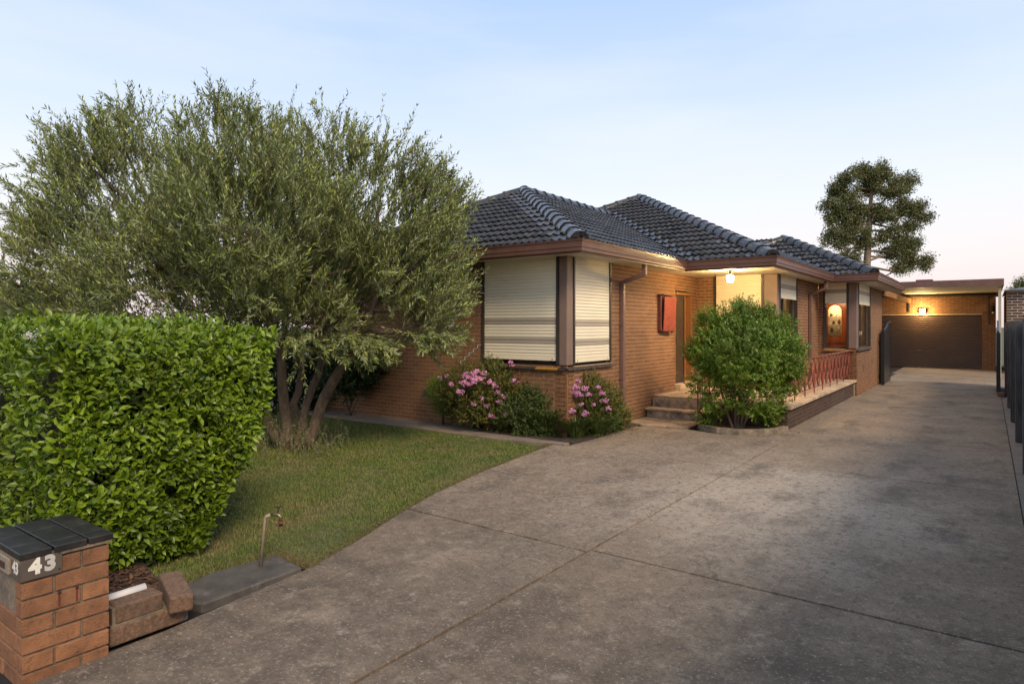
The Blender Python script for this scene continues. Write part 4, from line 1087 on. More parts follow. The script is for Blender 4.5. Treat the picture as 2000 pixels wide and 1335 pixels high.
for k in range(nC):
    z0 = zoff + k * ch_; z1 = z0 + ch_ - jt
    even = (nC - 1 - k) % 2 == 0
    # drive-side face (x = PX1)
    segs = ((0.0, 0.28), (0.28 + jt, 0.43)) if even else ((0.0, 0.145), (0.145 + jt, 0.43))
    for a, c in segs: pbrick(PX1 - BW, a, z0, PX1, c, z1)
    # street face (y = PY0), with the letter opening in the upper courses
    hole = k in (4, 5)
    if even: ss = [(-BW - jt - 0.18, -BW - jt), (-0.62, -BW - 2 * jt - 0.18)]
    else: ss = [(-BW - jt - 0.26, -BW - jt), (-0.62, -BW - 2 * jt - 0.26)]
    if hole: ss = [(-0.62, -0.52)]
    for a, c in ss: pbrick(a, 0.0, z0, c, BW, z1)
    for a, c in ((-0.62, -0.36), (-0.36 + jt, -BW - jt)): pbrick(a, 0.43 - BW, z0, c, 0.43, z1)
    pbrick(-0.62, BW + jt, z0, -0.62 + BW, 0.43 - BW - jt, z1)
# capping tiles
MB().box(-0.635, -0.012, 0.668, 0.010, 0.442, 0.684).build('cap_mortar', M['pillar_mortar'], pil)
for x0, x1, y0, y1 in ((-0.64, -0.40, -0.015, 0.135), (-0.39, -0.165, -0.015, 0.135), (-0.155, 0.016, -0.015, 0.135),
                       (-0.64, -0.41, 0.147, 0.31), (-0.40, -0.11, 0.147, 0.31), (-0.10, 0.016, 0.147, 0.31), (-0.64, -0.33, 0.32, 0.448), (-0.32, -0.02 - .1, 0.32, 0.448), (-0.11, 0.016, 0.32, 0.448)):
    MB().box(x0, y0, 0.684, x1, y1, 0.722).build('cap_tile', M['black_tile'], pil, bevel=0.005, seg=2)
# number plate folded round the corner
m_ = MB(); m_.box(0.008, -0.006, 0.568, 0.011, 0.185, 0.700); o = m_.build('number_plate', M['plate'], pil)
m2 = MB(); m2.box(-0.135, -0.010, 0.568, 0.011, -0.0065, 0.700); m2.build('number_plate', M['plate'], pil)
for y, z in ((0.172, 0.59), (0.172, 0.68)):
    s_ = MB().lathe([(0.006, 0), (0.004, 0.004)], seg=8).build('screw', M['rust'], o); s_.location = (0.011, y, z); s_.rotation_euler = (0, R(90), 0)
def text(t, size, m, name, off=0.012):
    cu_ = bpy.data.curves.new('t', 'FONT'); cu_.body = t; cu_.size = size; cu_.offset = off; cu_.extrude = 0.0006; cu_.align_x = 'CENTER'; cu_.align_y = 'CENTER'
    to = bpy.data.objects.new('t', cu_); COL.objects.link(to); dg = bpy.context.evaluated_depsgraph_get(); dg.update()
    me = bpy.data.meshes.new_from_object(to.evaluated_get(dg)); bpy.data.objects.remove(to); me.materials.clear(); me.materials.append(m)
    return link(name, me, pil)
t4 = text('4', 0.112, M['white_vinyl'], 'numeral', 0.006); t4.location = (0.0122, 0.058, 0.632); t4.rotation_euler = (R(90), 0, R(90))
t3 = text('3', 0.112, M['silver_vinyl'], 'numeral', 0.006); t3.location = (0.0122, 0.128, 0.634); t3.rotation_euler = (R(90), 0, R(90))
t5 = text('43', 0.092, M['white_vinyl'], 'numeral', 0.003); t5.location = (-0.062, -0.0112, 0.630); t5.rotation_euler = (R(90), 0, 0)
# letter slot with timber head board and small window
MB().box(-0.50, -0.02, 0.575, -0.15, 0.02, 0.665).build('slot_board', M['pale_timber'], pil, bevel=.004)
MB().box(-0.42, -0.024, 0.60, -0.20, -0.0205, 0.635).build('slot_plate', M['rust'], pil)
MB().box(-0.115, 0.012, 0.432, -0.105, 0.05, 0.565).box(-0.5, 0.012, 0.432, -0.49, 0.05, 0.565).box(-0.49, 0.012, 0.432, -0.115, 0.05, 0.442).build('slot_frame', M['pale_timber'], pil)
MB().poly([(-0.49, 0.03, 0.442), (-0.115, 0.03, 0.442), (-0.115, 0.03, 0.565), (-0.49, 0.03, 0.565)]).build('slot_glass', M['silver_vinyl'], pil)
for y in (0.175, 0.262):
    bb = MB().lathe([(0.008, 0), (0.009, 0.006), (0.005, 0.010)], seg=10).build('bolt', M['rust'], pil); bb.location = (0.0, y, 0.455); bb.rotation_euler = (0, R(90), 0)
    MB().box(0.0012, y - .005, 0.375, 0.0022, y + .005, 0.45).build('rust_streak', M['red_dark'], pil)

# ------------------------------------------------------------------ block edging, loose block, pipe, mulch, tap slab
be = empty('block_edging', (-4.3, 1.66, 0)); tag(be, 'low edging of rough brown concrete blocks mortared beside the pillar', 'edging')
for x0, x1, y0, y1, z0, z1 in ((-0.12, 0.03, 0.02, 0.50, 0.0, 0.115), (-0.13, 0.02, 0.06, 0.34, 0.125, 0.235), (-0.34, -0.02, -0.02, 0.04, 0.120, 0.225)):
    MB().box(x0, y0, z0, x1, y1, z1).build('block', M['block'], be, bevel=0.012, seg=2)
MB().box(-0.115, 0.03, 0.11, 0.022, 0.46, 0.127).box(-0.11, 0.041, .12, 0.012, 0.061, .225).build('mortar_joint', M['pillar_mortar'], be)
lb = MB().box(-.07, -.22, -.055, .07, .22, .055).build('loose_block', M['block'], bevel=0.014, seg=2); lb.location = (-4.37, 2.12, 0.178); lb.rotation_euler = (R(3), R(2), R(74)); tag(lb, 'single rough brown concrete block lying askew on the block edging', 'block')
pv = MB().tube([(-4.50, 1.60, 0.205), (-4.46, 1.97, 0.225)], 0.035, 14).build('plastic_pipe', M['pvc']); tag(pv, 'short off-white plastic pipe lying behind the block edging', 'pipe')
ms = MB().prism([(-5.5, 1.3), (-4.43, 1.5), (-4.43, 2.05), (-4.8, 2.25), (-5.5, 2.4)], -0.05, 0.06).build('mulch_bed', M['soil']); tag(ms, kind='structure')
n = 2600; P = np.column_stack([rng.uniform(-5.4, -4.45, n), rng.uniform(1.5, 2.3, n), rng.uniform(.058, .085, n)]); A = rng.uniform(0, 2 * np.pi, n); L_ = rng.uniform(.012, .035, n)
d1 = np.column_stack([np.cos(A), np.sin(A), rng.uniform(-.4, .4, n)]) * L_[:, None]; d2 = np.column_stack([-np.sin(A), np.cos(A), rng.uniform(-.3, .3, n)]) * (L_ * .4)[:, None]
V = np.stack([P - d1, P + d2, P + d1, P - d2], 1).reshape(-1, 3); F = np.arange(4 * n).reshape(-1, 4)
tag(np_mesh('mulch', V, F, M['mulch']), 'bark chip mulch on the ground under the clipped hedge', 'mulch', kind='stuff')
ts = MB().prism([(-4.36, 2.30), (-4.385, 3.12), (-4.80, 3.16), (-4.86, 2.62), (-4.72, 2.18)], -.05, 0.035).build('tap_slab', M['slab'], bevel=0.012); tag(ts, 'small weathered concrete slab carrying the garden tap', 'slab')
tp = empty('garden_tap', (-4.66, 2.93, 0.035)); tag(tp, 'leaning cream standpipe with small brass garden tap', 'tap')
MB().tube([(0, 0, -.02), (0.035, 0.02, .38), (.042, .026, .40), (.07, .045, .415)], [.014, .013, .016, .014], 10).build('pipe', M['tap_pipe'], tp)
MB().tube([(.065, .042, .414), (.12, .08, .414), (.135, .09, .40), (.137, .091, .355)], [.012, .014, .013, .015], 10).build('tap_body', M['brass'], tp)
MB().bar((.112, .075, .42), (.125, .085, .475), .012, .008).bar((.10, .07, .47), (.145, .098, .48), .012, .010).build('tap_handle', M['dark_frame'], tp)
MB().tube([(.137, .091, .36), (.137, .091, .345)], .019, 10).build('hose_ring', M['red_box'], tp)
MB().tube([(.137, .091, .345), (.137, .091, .325)], .014, 10).build('hose_fitting', M['void'], tp)

# ------------------------------------------------------------------ foliage builders
def unit(v): return v / np.maximum(np.linalg.norm(v, axis=-1, keepdims=True), 1e-9)
def leaves(P, D, N, L, W, fold=0.25):
    """simple folded lance leaf: 4 verts, 2 tris"""
    D = unit(D); S = unit(np.cross(D, N)); N = np.cross(S, D)
    m_ = P + D * (L * .45)[:, None]
    lft = m_ - S * (W / 2)[:, None] + N * (W * fold)[:, None]; rgt = m_ + S * (W / 2)[:, None] + N * (W * fold)[:, None]
    V = np.stack([P, lft, P + D * L[:, None], rgt], 1).reshape(-1, 3)
    k = np.arange(len(P))[:, None] * 4
    F = np.concatenate([k + np.array([0, 2, 1]), k + np.array([0, 3, 2])], 0)
    return V, F
LT = np.array([(0, 1, 3), (3, 1, 4), (4, 1, 2), (0, 5, 1), (5, 6, 1), (6, 2, 1)])
def broad(P, D, N, L, W, fold=0.18, curl=0.12):
    """oval leaf with a midrib: 7 verts, 6 tris"""
    D = unit(D); S = unit(np.cross(D, N)); N = np.cross(S, D)
    l, w_ = L[:, None], W[:, None]
    b0 = P; m_ = P + D * l * .5 + N * l * curl * .3; t = P + D * l - N * l * curl
    def pt(f, s, k): return P + D * l * f + S * w_ * s + N * (w_ * fold)
    V = np.stack([b0, m_, t, pt(.28, -.42, 0), pt(.66, -.38, 0), pt(.28, .42, 0), pt(.66, .38, 0)], 1).reshape(-1, 3)
    F = (np.arange(len(P))[:, None, None] * 7 + LT[None]).reshape(-1, 3)
    return V, F
def rand_unit(n):
    v = rng.normal(size=(n, 3)); return unit(v)

M['hedge_leaf'] = leafmat('hedge_leaf', (0.110, 0.190, 0.011), (0.250, 0.350, 0.022), (0.075, 0.115, 0.014), .16, .38, .28, .5)
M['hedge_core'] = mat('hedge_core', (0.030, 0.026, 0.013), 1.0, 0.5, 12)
M['bush_leaf'] = leafmat('bush_leaf', (0.100, 0.185, 0.018), (0.220, 0.330, 0.032), (0.30, 0.19, 0.03), .03, .35, .25)
M['olive_leaf'] = leafmat('olive_leaf', (0.145, 0.185, 0.055), (0.300, 0.330, 0.140), (0.32, 0.38, 0.06), .16, .42, .15)
M['olive_fruit'] = mat('olive_fruit', (0.20, 0.17, 0.03), .4, .1, 5, island=.5, col2=(0.06, 0.025, 0.03))
M['euc_leaf'] = leafmat('euc_leaf', (0.070, 0.100, 0.030), (0.160, 0.175, 0.058), (0.24, 0.165, 0.07), .15, .5, .15)
M['ger_leaf'] = leafmat('ger_leaf', (0.080, 0.125, 0.024), (0.20, 0.205, 0.040), (0.26, 0.15, 0.05), .15, .5, .3)
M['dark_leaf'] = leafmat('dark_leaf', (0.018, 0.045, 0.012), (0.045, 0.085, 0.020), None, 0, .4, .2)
M['strap_leaf'] = leafmat('strap_leaf', (0.060, 0.110, 0.024), (0.135, 0.180, 0.040), (0.16, 0.12, 0.04), .08, .5, .25)
M['grey_leaf'] = leafmat('grey_leaf', (0.15, 0.165, 0.075), (0.21, 0.22, 0.11), None, 0, .6, .25)
M['pink'] = leafmat('pink', (0.74, 0.30, 0.56), (0.88, 0.55, 0.76), (0.60, 0.14, 0.36), .15, .6, .3)
M['white_petal'] = leafmat('white_petal', (0.75, 0.70, 0.64), (0.8, 0.78, 0.72), None, 0, .6, .3)
M['grass'] = leafmat('grass', (0.065, 0.110, 0.014), (0.135, 0.175, 0.024), (0.24, 0.185, 0.08), .10, .6, .3)
def grassmat():
    m, n, l, b = nodes('grass_blades'); r = rnd(n, l); p = pos(n)
    c = mixc(n, l, r, (0.075, 0.120, 0.016), (0.165, 0.200, 0.030))
    c = mixc(n, l, math_(n, l, 'MULTIPLY', maprange(n, l, noise(n, l, 1.5, 6, p, 0.65), 0.46, 0.66, 0.05, 1), maprange(n, l, r, 0.2, 0.9, 0.3, 1)), c, (0.27, 0.20, 0.085))
    c = mixc(n, l, maprange(n, l, noise(n, l, 0.9, 3, p), 0.5, 0.7, 0, 0.4), c, (0.05, 0.10, 0.014))
    l.new(c, b.inputs['Base Color']); b.inputs['Roughness'].default_value = .65
    return m
M['grass'] = grassmat()
M['straw'] = leafmat('straw', (0.22, 0.165, 0.075), (0.15, 0.13, 0.05), None, 0, .7, .2)

# hedge: clipped block of broad leaves, leaning out at the top on the drive side
hedge = empty('clipped_hedge', (-6.8, 2.55, 0)); tag(hedge, 'clipped bright green hedge standing behind the letterbox pillar', 'hedge')
def hedge_surface(n):
    """points and outward normals over the drive face, lawn-side end, street face and top"""
    P = np.zeros((n, 3)); N = np.zeros((n, 3))
    f = rng.uniform(0, 1, n); a = rng.uniform(0, 1, n); b_ = rng.uniform(0, 1, n)
    def prof(z): return np.interp(z, [0.05, 0.5, 1.2, 1.75, 1.97], [-0.22, -0.07, 0.03, 0.05, -0.05])
    x1, y0, y1, x0, zt, zb = -5.22, 1.70, 3.50, -9.4, 1.92, 0.05
    s1 = f < .42; s2 = (f >= .42) & (f < .60); s3 = (f >= .60) & (f < .82); s4 = f >= .82
    z = zb + (zt - zb) * b_; y1z = y1 + np.interp(z, [.05, .5, 1.0, 1.5], [-.62, -.42, -.14, 0])
    P[s1] = np.column_stack([x1 + prof(z), y0 + (y1z - y0) * a, z])[s1]; N[s1] = (1, 0, .05)
    P[s2] = np.column_stack([x1 - 2.2 * a, y1z, z])[s2]; N[s2] = (0, 1, 0)
    P[s3] = np.column_stack([x0 + (x1 - x0) * a, y0 - prof(z) * .6, z])[s3]; N[s3] = (0, -1, .05)
    P[s4] = np.column_stack([x0 + (x1 - x0) * a, y0 + (y1 - y0) * b_, np.full(n, zt)])[s4]; N[s4] = (0, 0, 1)
    # rounded top shoulders
    zc_ = np.clip((P[:, 2] - 1.55) / .42, 0, 1); ins = .30 * (1 - np.sqrt(1 - zc_ ** 2 * .98))
    side = s1 | s2 | s3; P[side] -= N[side] * ins[side][:, None] * np.array([1, 1, 0])
    ed_ = np.minimum.reduce([x1 - P[:, 0], y1 - P[:, 1], P[:, 1] - y0]); P[s4, 2] -= (.16 * np.clip(1 - ed_ / .35, 0, 1) ** 2)[s4]
    # round the vertical corners and bumpy clip line
    for cx, cy, sx, sy in ((x1, y0, 1, -1), (x1, y1, 1, 1)):
        rr = .28; ccx, ccy = cx - sx * rr, cy - sy * rr
        cyy = ccy if sy < 0 else ccy + np.interp(P[:, 2], [.05, .5, 1.0, 1.5], [-.62, -.42, -.14, 0])
        m_ = ((P[:, 0] - ccx) * sx > 0) & ((P[:, 1] - cyy) * sy > 0); cen = np.column_stack([np.full(len(P), ccx), np.broadcast_to(cyy, len(P))])[m_]
        v = P[m_, :2] - cen; ln = np.linalg.norm(v, axis=1, keepdims=True)
        over = np.maximum(ln, rr); P[m_, :2] = cen + v / over * np.where(ln > rr, rr, ln)
    bump = .05 * np.sin(P[:, 0] * 5.1 + 1.3 * P[:, 2]) * np.sin(P[:, 1] * 4.3 + 2.2 * P[:, 2] + 1) + .035 * np.sin(P[:, 1] * 11 + P[:, 2] * 9) * np.cos(P[:, 0] * 9)
    P += N * bump[:, None]
    return P, N
nh = 42000
P, N = hedge_surface(nh)
depth = rng.uniform(0, 1, nh) ** 1.4 * .20 - .02
spr = (N[:, 2] > .9) & (rng.uniform(size=nh) < .10); depth[spr] = -rng.uniform(.01, .11, spr.sum())
spr = (N[:, 2] < .5) & (rng.uniform(size=nh) < .03); depth[spr] = -rng.uniform(.0, .06, spr.sum())
hole = (np.sin(P[:, 1] * 7.3 + P[:, 2] * 3.1) * np.sin(P[:, 2] * 6.1 - P[:, 1] * 2.3 + P[:, 0] * 4) > .72) & (P[:, 2] < 1.5)
keep = ~(hole & (depth < .10)); P, N, depth = P[keep], N[keep], depth[keep]; nh = len(P)
P = P - N * depth[:, None]
D = unit(N * .55 + rand_unit(nh) * .75 + np.array([0, 0, .30])); NN = unit(N * .8 + rand_unit(nh) * .55 + np.array([0, 0, .45]))
L_ = rng.uniform(.036, .088, nh); W_ = L_ * rng.uniform(.42, .56, nh)
solo = [i for i in range(nh) if depth[i] < .02 and P[i, 0] > -5.5 and 1.7 < P[i, 1] < 2.6][:300]
mask = np.ones(nh, bool); mask[solo] = False
V, F = broad(P[mask] - np.array(hedge.location), D[mask], NN[mask], L_[mask], W_[mask])
tag(np_mesh('foliage', V, F, M['hedge_leaf'], hedge, True), kind='stuff')
V, F = broad(np.zeros((1, 3)), np.array([[0, 1., 0]]), np.array([[0, 0, 1.]]), np.array([1.]), np.array([.49]))
lm = bpy.data.meshes.new('leaf'); lm.from_pydata(V.tolist(), [], F.tolist()); lm.update(); lm.polygons.foreach_set('use_smooth', [True] * 6); lm.materials.append(M['hedge_leaf'])
for i in solo:
    o = bpy.data.objects.new('leaf', lm); COL.objects.link(o); o.parent = hedge
    d = Vector(D[i]).normalized(); s = d.cross(Vector(NN[i])).normalized(); nn = s.cross(d); l_ = L_[i]; p = Vector(P[i]) - hedge.location
    o.matrix_basis = Matrix(((s.x * l_, d.x * l_, nn.x * l_, p.x), (s.y * l_, d.y * l_, nn.y * l_, p.y), (s.z * l_, d.z * l_, nn.z * l_, p.z), (0, 0, 0, 1)))
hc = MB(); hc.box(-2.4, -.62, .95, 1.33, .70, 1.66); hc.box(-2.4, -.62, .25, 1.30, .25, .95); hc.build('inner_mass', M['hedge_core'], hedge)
hs_ = MB()
for i in range(60):
    x, y = random.uniform(-2.3, 1.3), random.uniform(-.6, .1); hs_.tube([(x, y, 0), (x + random.uniform(-.1, .1), y + random.uniform(-.1, .1), .5), (x + random.uniform(-.15, .25), y + random.uniform(-.2, .25), 1.2)], [.014, .011, .006], 5)
hs_.build('stems', M['twig'], hedge)
# one white blossom head on top
n = 70; c = at(57, 655, 4.3) - np.array(hedge.location); P = c + rng.normal(size=(n, 3)) * np.array([.025, .02, .014]); V, F = leaves(P, rand_unit(n), rand_unit(n), np.full(n, .012), np.full(n, .010)); np_mesh('blossom', V, F, M['white_petal'], hedge)

# olive tree
OT = 10.45; ob = gnd(570, 872)
olive = empty('olive_tree', (ob[0], ob[1], 0)); tag(olive, 'broad grey-green olive tree with four stems on the front lawn', 'tree')
OB = np.array([ob[0], ob[1], 0.0])
lobes = [(190, 600, -.2, 80), (95, 585, .3, 60), (480, 470, 0, 185), (500, 460, -1.2, 155), (460, 480, 1.1, 175), (235, 405, 0, 132), (740, 440, -.3, 150), (240, 285, .2, 78), (440, 325, -.4, 108), (620, 345, .2, 115), (120, 435, .5, 70), (840, 420, .3, 72), (600, 545, -1.0, 118), (340, 560, -1.0, 150), (770, 560, -.6, 115), (150, 530, .2, 110), (560, 500, 1.4, 150), (690, 640, -.9, 62), (840, 600, -.8, 62), (170, 320, -.2, 70), (560, 570, .2, 105), (420, 600, .6, 130), (860, 510, -.5, 55), (70, 470, .2, 38), (700, 600, -.6, 85), (600, 630, -.9, 62), (815, 635, -.8, 48), (40, 560, .4, 46), (20, 600, .4, 36)]
LC = np.array([at(x, y, OT + dt) for x, y, dt, r in lobes]); LR = np.array([r * OT / 1257 for *_, r in lobes])
st_m = MB(); stems = empty('trunk', (0, 0, 0), parent=olive)
stem_px = [[(565, 885), (556, 800), (548, 700), (520, 600), (470, 480)], [(545, 885), (520, 800), (488, 715), (420, 600), (300, 480)], [(585, 885), (598, 790), (626, 700), (640, 600), (650, 450)], [(592, 885), (622, 800), (664, 718), (708, 650), (760, 520)], [(572, 885), (575, 790), (590, 720), (560, 640), (560, 420)]]
tips = []
for i, sp_ in enumerate(stem_px):
    dts = [0, (-.15, .1, .2, -.2, .45)[i], (-.3, .2, .4, -.45, .8)[i], (-.4, .1, .5, -.6, 1.0)[i], (-.3, 0, .5, -.6, 1.1)[i]]
    pts = [at(x, y, OT + d) for (x, y), d in zip(sp_, dts)]
    pts[0] = OB + np.array([(-.04, -.20, .10, .24, .02)[i], (-.06, -.08, .05, .10, .14)[i], -.05])
    pf = []
    for a, c in zip(pts, pts[1:]):
        for t in (0, .33, .66): pf.append(a + (c - a) * t + rng.normal(size=3) * .015)
    pf.append(pts[-1]); rad = np.interp(np.linspace(0, 1, len(pf)), [0, .10, .35, .7, 1], [.125, .088, .078, .055, .03])
    rad = rad * (1.0, .9, .8, 1.05, .75)[i]
    MB().tube([p - OB for p in pf], rad, 10).build('stem', M['bark'], stems)
    tips += [pf[k] for k in range(6, len(pf))]
tips = np.array(tips)
lm_ = MB(); brs = []
for c, r in zip(LC, LR):
    j = np.argmin(np.linalg.norm(tips - c, axis=1) + .6 * np.maximum(0, tips[:, 2] - c[2])); a = tips[j]
    mid = (a + c) / 2 + rng.normal(size=3) * .08; lm_.tube([a - OB, mid - OB, c - OB], [.045, .032, .018], 6); brs.append(c); brs.append(mid)
    for k in range(9):
        e = c + rand_unit(1)[0] * r * rng.uniform(.6, .95) * np.array([1, 1, .9]); e[2] += .1; m2_ = (c + e) / 2 + rng.normal(size=3) * .05
        lm_.tube([c - OB, m2_ - OB, e - OB], [.016, .011, .004], 4); brs.append(e); brs.append(m2_)
lm_.build('limbs', M['bark'], stems)
nt = 13500
wts = LR ** 2; li = rng.choice(len(LR), nt, p=wts / wts.sum()); dirs = rand_unit(nt); rr = rng.uniform(.35, 1.0, nt) ** .6
A = LC[li] + dirs * (LR[li] * rr)[:, None]
sdm = np.min(np.linalg.norm(A[:, None] - LC[None], axis=2) / LR[None], axis=1)
kn = np.sin(A[:, 0] * 2.9 + 1) * np.sin(A[:, 2] * 3.4 + A[:, 1] * 2.1) + .6 * np.sin(A[:, 0] * 6.1 + A[:, 2] * 5.3 + A[:, 1] * 3)
keep = (A[:, 2] > 1.15) & ((sdm > .45) | (rng.uniform(size=nt) < .5)) & (kn > -.42); A, dirs, sdm = A[keep], dirs[keep], sdm[keep]; nt = len(A)
PLUMES = [((235, 300), (170, 195)), ((250, 300), (215, 170)), ((265, 310), (255, 195)), ((430, 260), (420, 165)), ((440, 280), (455, 200)), ((480, 270), (500, 205)), ((610, 320), (600, 232)), ((640, 320), (650, 240)), ((680, 340), (700, 265)), ((760, 400), (800, 300)), ((780, 420), (845, 300)), ((820, 430), (885, 320)), ((830, 450), (915, 370)), ((110, 380), (35, 310)), ((90, 430), (5, 350)), ((80, 470), (5, 410)), ((80, 510), (0, 470)), ((110, 540), (10, 535)), ((160, 320), (90, 245)), ((350, 280), (350, 215)), ((540, 290), (560, 225)), ((840, 560), (915, 520)), ((860, 610), (930, 590)), ((850, 640), (925, 650)), ((780, 650), (860, 690)), ((700, 660), (760, 715)), ((730, 370), (745, 290))]
ex = []
for (xa, ya), (xb, yb) in PLUMES:
    dd_ = rng.uniform(-.7, .5); pa, pb = at(xa, ya, OT + dd_), at(xb, yb, OT + dd_ + rng.uniform(-.3, .3))
    pb = pa + (pb - pa) * (.95 if xb < 150 else .78)
    for t_ in np.linspace(0, .92, 17): ex.append((pa + (pb - pa) * t_ + rng.normal(size=3) * .035, unit((pb - pa) + rng.normal(size=3) * .35 * np.linalg.norm(pb - pa))))
A = np.concatenate([A, [e[0] for e in ex]]); dirs = np.concatenate([dirs, [e[1] for e in ex]]); nx_ = len(ex); nt = len(A)
ctr = at(480, 560, OT); outv = unit(A - ctr)
TD = unit(outv * .55 + dirs * .25 + np.array([0, 0, .80]) + rng.normal(size=(nt, 3)) * .28)
low = A[:, 2] < 1.9; TD[low] = unit(TD[low] + np.array([0, 0, -.8]))
TL = rng.uniform(.22, .55, nt); tall = (A[:, 2] > 4.0) & (rng.uniform(size=nt) < .08); TL[tall] *= 1.4; TD[tall] = unit(TD[tall] + np.array([0, 0, .8]))
TD[-nx_:] = unit(dirs[-nx_:] + rng.normal(size=(nx_, 3)) * .2); TL[-nx_:] = rng.uniform(.16, .34, nx_)
NL = 24
tt = (np.arange(NL) // 2 * 2 + 1) / NL
bend = rng.normal(size=(nt, 3)) * .18
PP = A[:, None] + TD[:, None] * (TL[:, None] * tt[None])[..., None] + bend[:, None] * (TL[:, None] * tt[None] ** 2)[..., None]
DD = unit(TD[:, None] + 2 * bend[:, None] * tt[None, :, None])
sidev = unit(np.cross(DD, rng.normal(size=(nt, 1, 3)))); rot = (np.arange(NL) // 2 % 2)[None, :, None]
s2v = np.cross(DD, sidev); sv = np.where(rot == 0, sidev, s2v) * np.where(np.arange(NL) % 2 == 0, 1, -1)[None, :, None]
LD = unit(DD * .95 + sv * .68 + rng.normal(size=(nt, NL, 3)) * .18)
LN = unit(DD * .4 - sv * .5 + np.array([0, 0, .6]) + rng.normal(size=(nt, NL, 3)) * .3)
PP, LD, LN = PP.reshape(-1, 3), LD.reshape(-1, 3), LN.reshape(-1, 3); n = len(PP); L_ = rng.uniform(.060, .108, n)
V, F = leaves(PP - OB, LD, LN, L_, L_ * rng.uniform(.21, .28, n), .15)
tag(np_mesh('crown', V, F, M['olive_leaf'], olive), kind='stuff')
e0 = A - OB; e1 = A + TD * TL[:, None] * .55 + bend * (TL * .3)[:, None] - OB; e2 = A + TD * TL[:, None] * .97 + bend * TL[:, None] * .95 - OB; sv0 = unit(np.cross(TD, RT)) * .004
sv1 = unit(np.cross(TD, sv0)) * .004
V = np.stack([e0 + sv0, e0 - sv0 * .5 + sv1, e0 - sv0 * .5 - sv1, e1 + sv0 * .7, e1 - sv0 * .35 + sv1 * .7, e1 - sv0 * .35 - sv1 * .7, e2], 1).reshape(-1, 3)
F = (np.arange(nt)[:, None, None] * 7 + np.array([(0, 1, 4), (0, 4, 3), (1, 2, 5), (1, 5, 4), (2, 0, 3), (2, 3, 5), (3, 4, 6), (4, 5, 6), (5, 3, 6)])[None]).reshape(-1, 3)
tag(np_mesh('twigs', V, F, M['twig'], olive), kind='stuff')
# fruit
nf = 260; fi = rng.choice(nt, nf // 5); C0 = np.repeat(A[fi] + TD[fi] * .1, 5, 0) + rng.normal(size=(nf // 5 * 5, 3)) * .04
sph = [(0, 0, 1), (.7, 0, .3), (-.35, .6, .3), (-.35, -.6, .3), (.35, .6, -.5), (-.7, 0, -.5), (.35, -.6, -.5), (0, 0, -1.2)]
sf = [(0, 1, 2), (0, 2, 3), (0, 3, 1), (1, 4, 2), (2, 4, 5), (2, 5, 3), (3, 5, 6), (3, 6, 1), (1, 6, 4), (4, 7, 5), (5, 7, 6), (6, 7, 4)]
V = (C0[:, None] - OB + np.array(sph)[None] * .013).reshape(-1, 3); F = (np.arange(len(C0))[:, None, None] * 8 + np.array(sf)[None]).reshape(-1, 3)
tag(np_mesh('olives', V, F, M['olive_fruit'], olive, True), kind='stuff')
# suckers and dry weeds round the foot
sk = empty('root_suckers', (ob[0], ob[1], 0)); tag(sk, 'thin leafy suckers and dry weeds round the foot of the olive tree', 'weeds')
ns_ = 150; B0 = rng.normal(size=(ns_, 2)) * np.array([.55, .42]) ; H_ = rng.uniform(.15, .75, ns_) * np.exp(-np.linalg.norm(B0, axis=1) * .5); LNs = rng.normal(size=(ns_, 2)) * .12
NLs = 22; tt = np.linspace(.1, 1, NLs)
PP = np.zeros((ns_, NLs, 3)); PP[..., :2] = B0[:, None] + LNs[:, None] * tt[None, :, None] + .0; PP[..., 2] = H_[:, None] * tt[None]
PPf = PP.reshape(-1, 3); n = len(PPf); LD = unit(rand_unit(n) + np.array([0, 0, .7])); L_ = rng.uniform(.025, .05, n)
V, F = leaves(PPf, LD, rand_unit(n), L_, L_ * .3); tag(np_mesh('leaves', V, F, M['olive_leaf'], sk), kind='stuff')
m_ = MB()
for i in range(ns_): m_.tube([(B0[i, 0], B0[i, 1], 0), (B0[i, 0] + LNs[i, 0], B0[i, 1] + LNs[i, 1], H_[i])], [.005, .002], 3, False)
tag(m_.build('stems', M['twig'], sk), kind='stuff')

# round bush in the planter
bb0 = np.array([-3.80, 12.18, 0.04]); bush = empty('round_bush', tuple(bb0)); tag(bush, 'round dark green bush in the planter in front of the porch', 'bush')
blobs = [(1452, 690, 0, 78), (1400, 690, 0, 52), (1505, 695, 0, 55), (1440, 640, 0, 42), (1395, 650, .1, 34), (1500, 650, 0, 44), (1450, 612, 0, 20), (1525, 715, .1, 38), (1385, 745, -.1, 32), (1470, 760, -.1, 48), (1530, 745, 0, 26), (1400, 785, -.2, 22), (1500, 790, 0, 26), (1372, 700, 0, 26), (1548, 690, .1, 18), (1385, 625, .1, 16), (1490, 620, 0, 18), (1450, 690, -.5, 60), (1475, 680, .5, 70), (1380, 810, -.1, 14), (1512, 815, 0, 14)]
BT = 12.1
BC = np.array([at(x, y, BT + d) for x, y, d, r in blobs]); BR = np.array([r * BT / 1257 for *_, r in blobs])
nb_ = 5600; wts = BR ** 2; li = rng.choice(len(BR), nb_, p=wts / wts.sum()); dirs = rand_unit(nb_); A = BC[li] + dirs * (BR[li] * rng.uniform(.45, 1.0, nb_) ** .5)[:, None]
kn = np.sin(A[:, 0] * 7 + 1) * np.sin(A[:, 2] * 8 + A[:, 1] * 5) + .5 * np.sin(A[:, 0] * 15 + A[:, 2] * 13); kk = kn > -.85; A, dirs = A[kk], dirs[kk]; nb_ = len(A)
ctr = at(1452, 740, BT); TD = unit(unit(A - ctr) * .6 + dirs * .4 + np.array([0, 0, .5]) + rng.normal(size=(nb_, 3)) * .4); TL = rng.uniform(.10, .24, nb_); TL[rng.uniform(size=nb_) < .03] *= 1.4
NL = 16; tt = (np.arange(NL) + 1) / NL
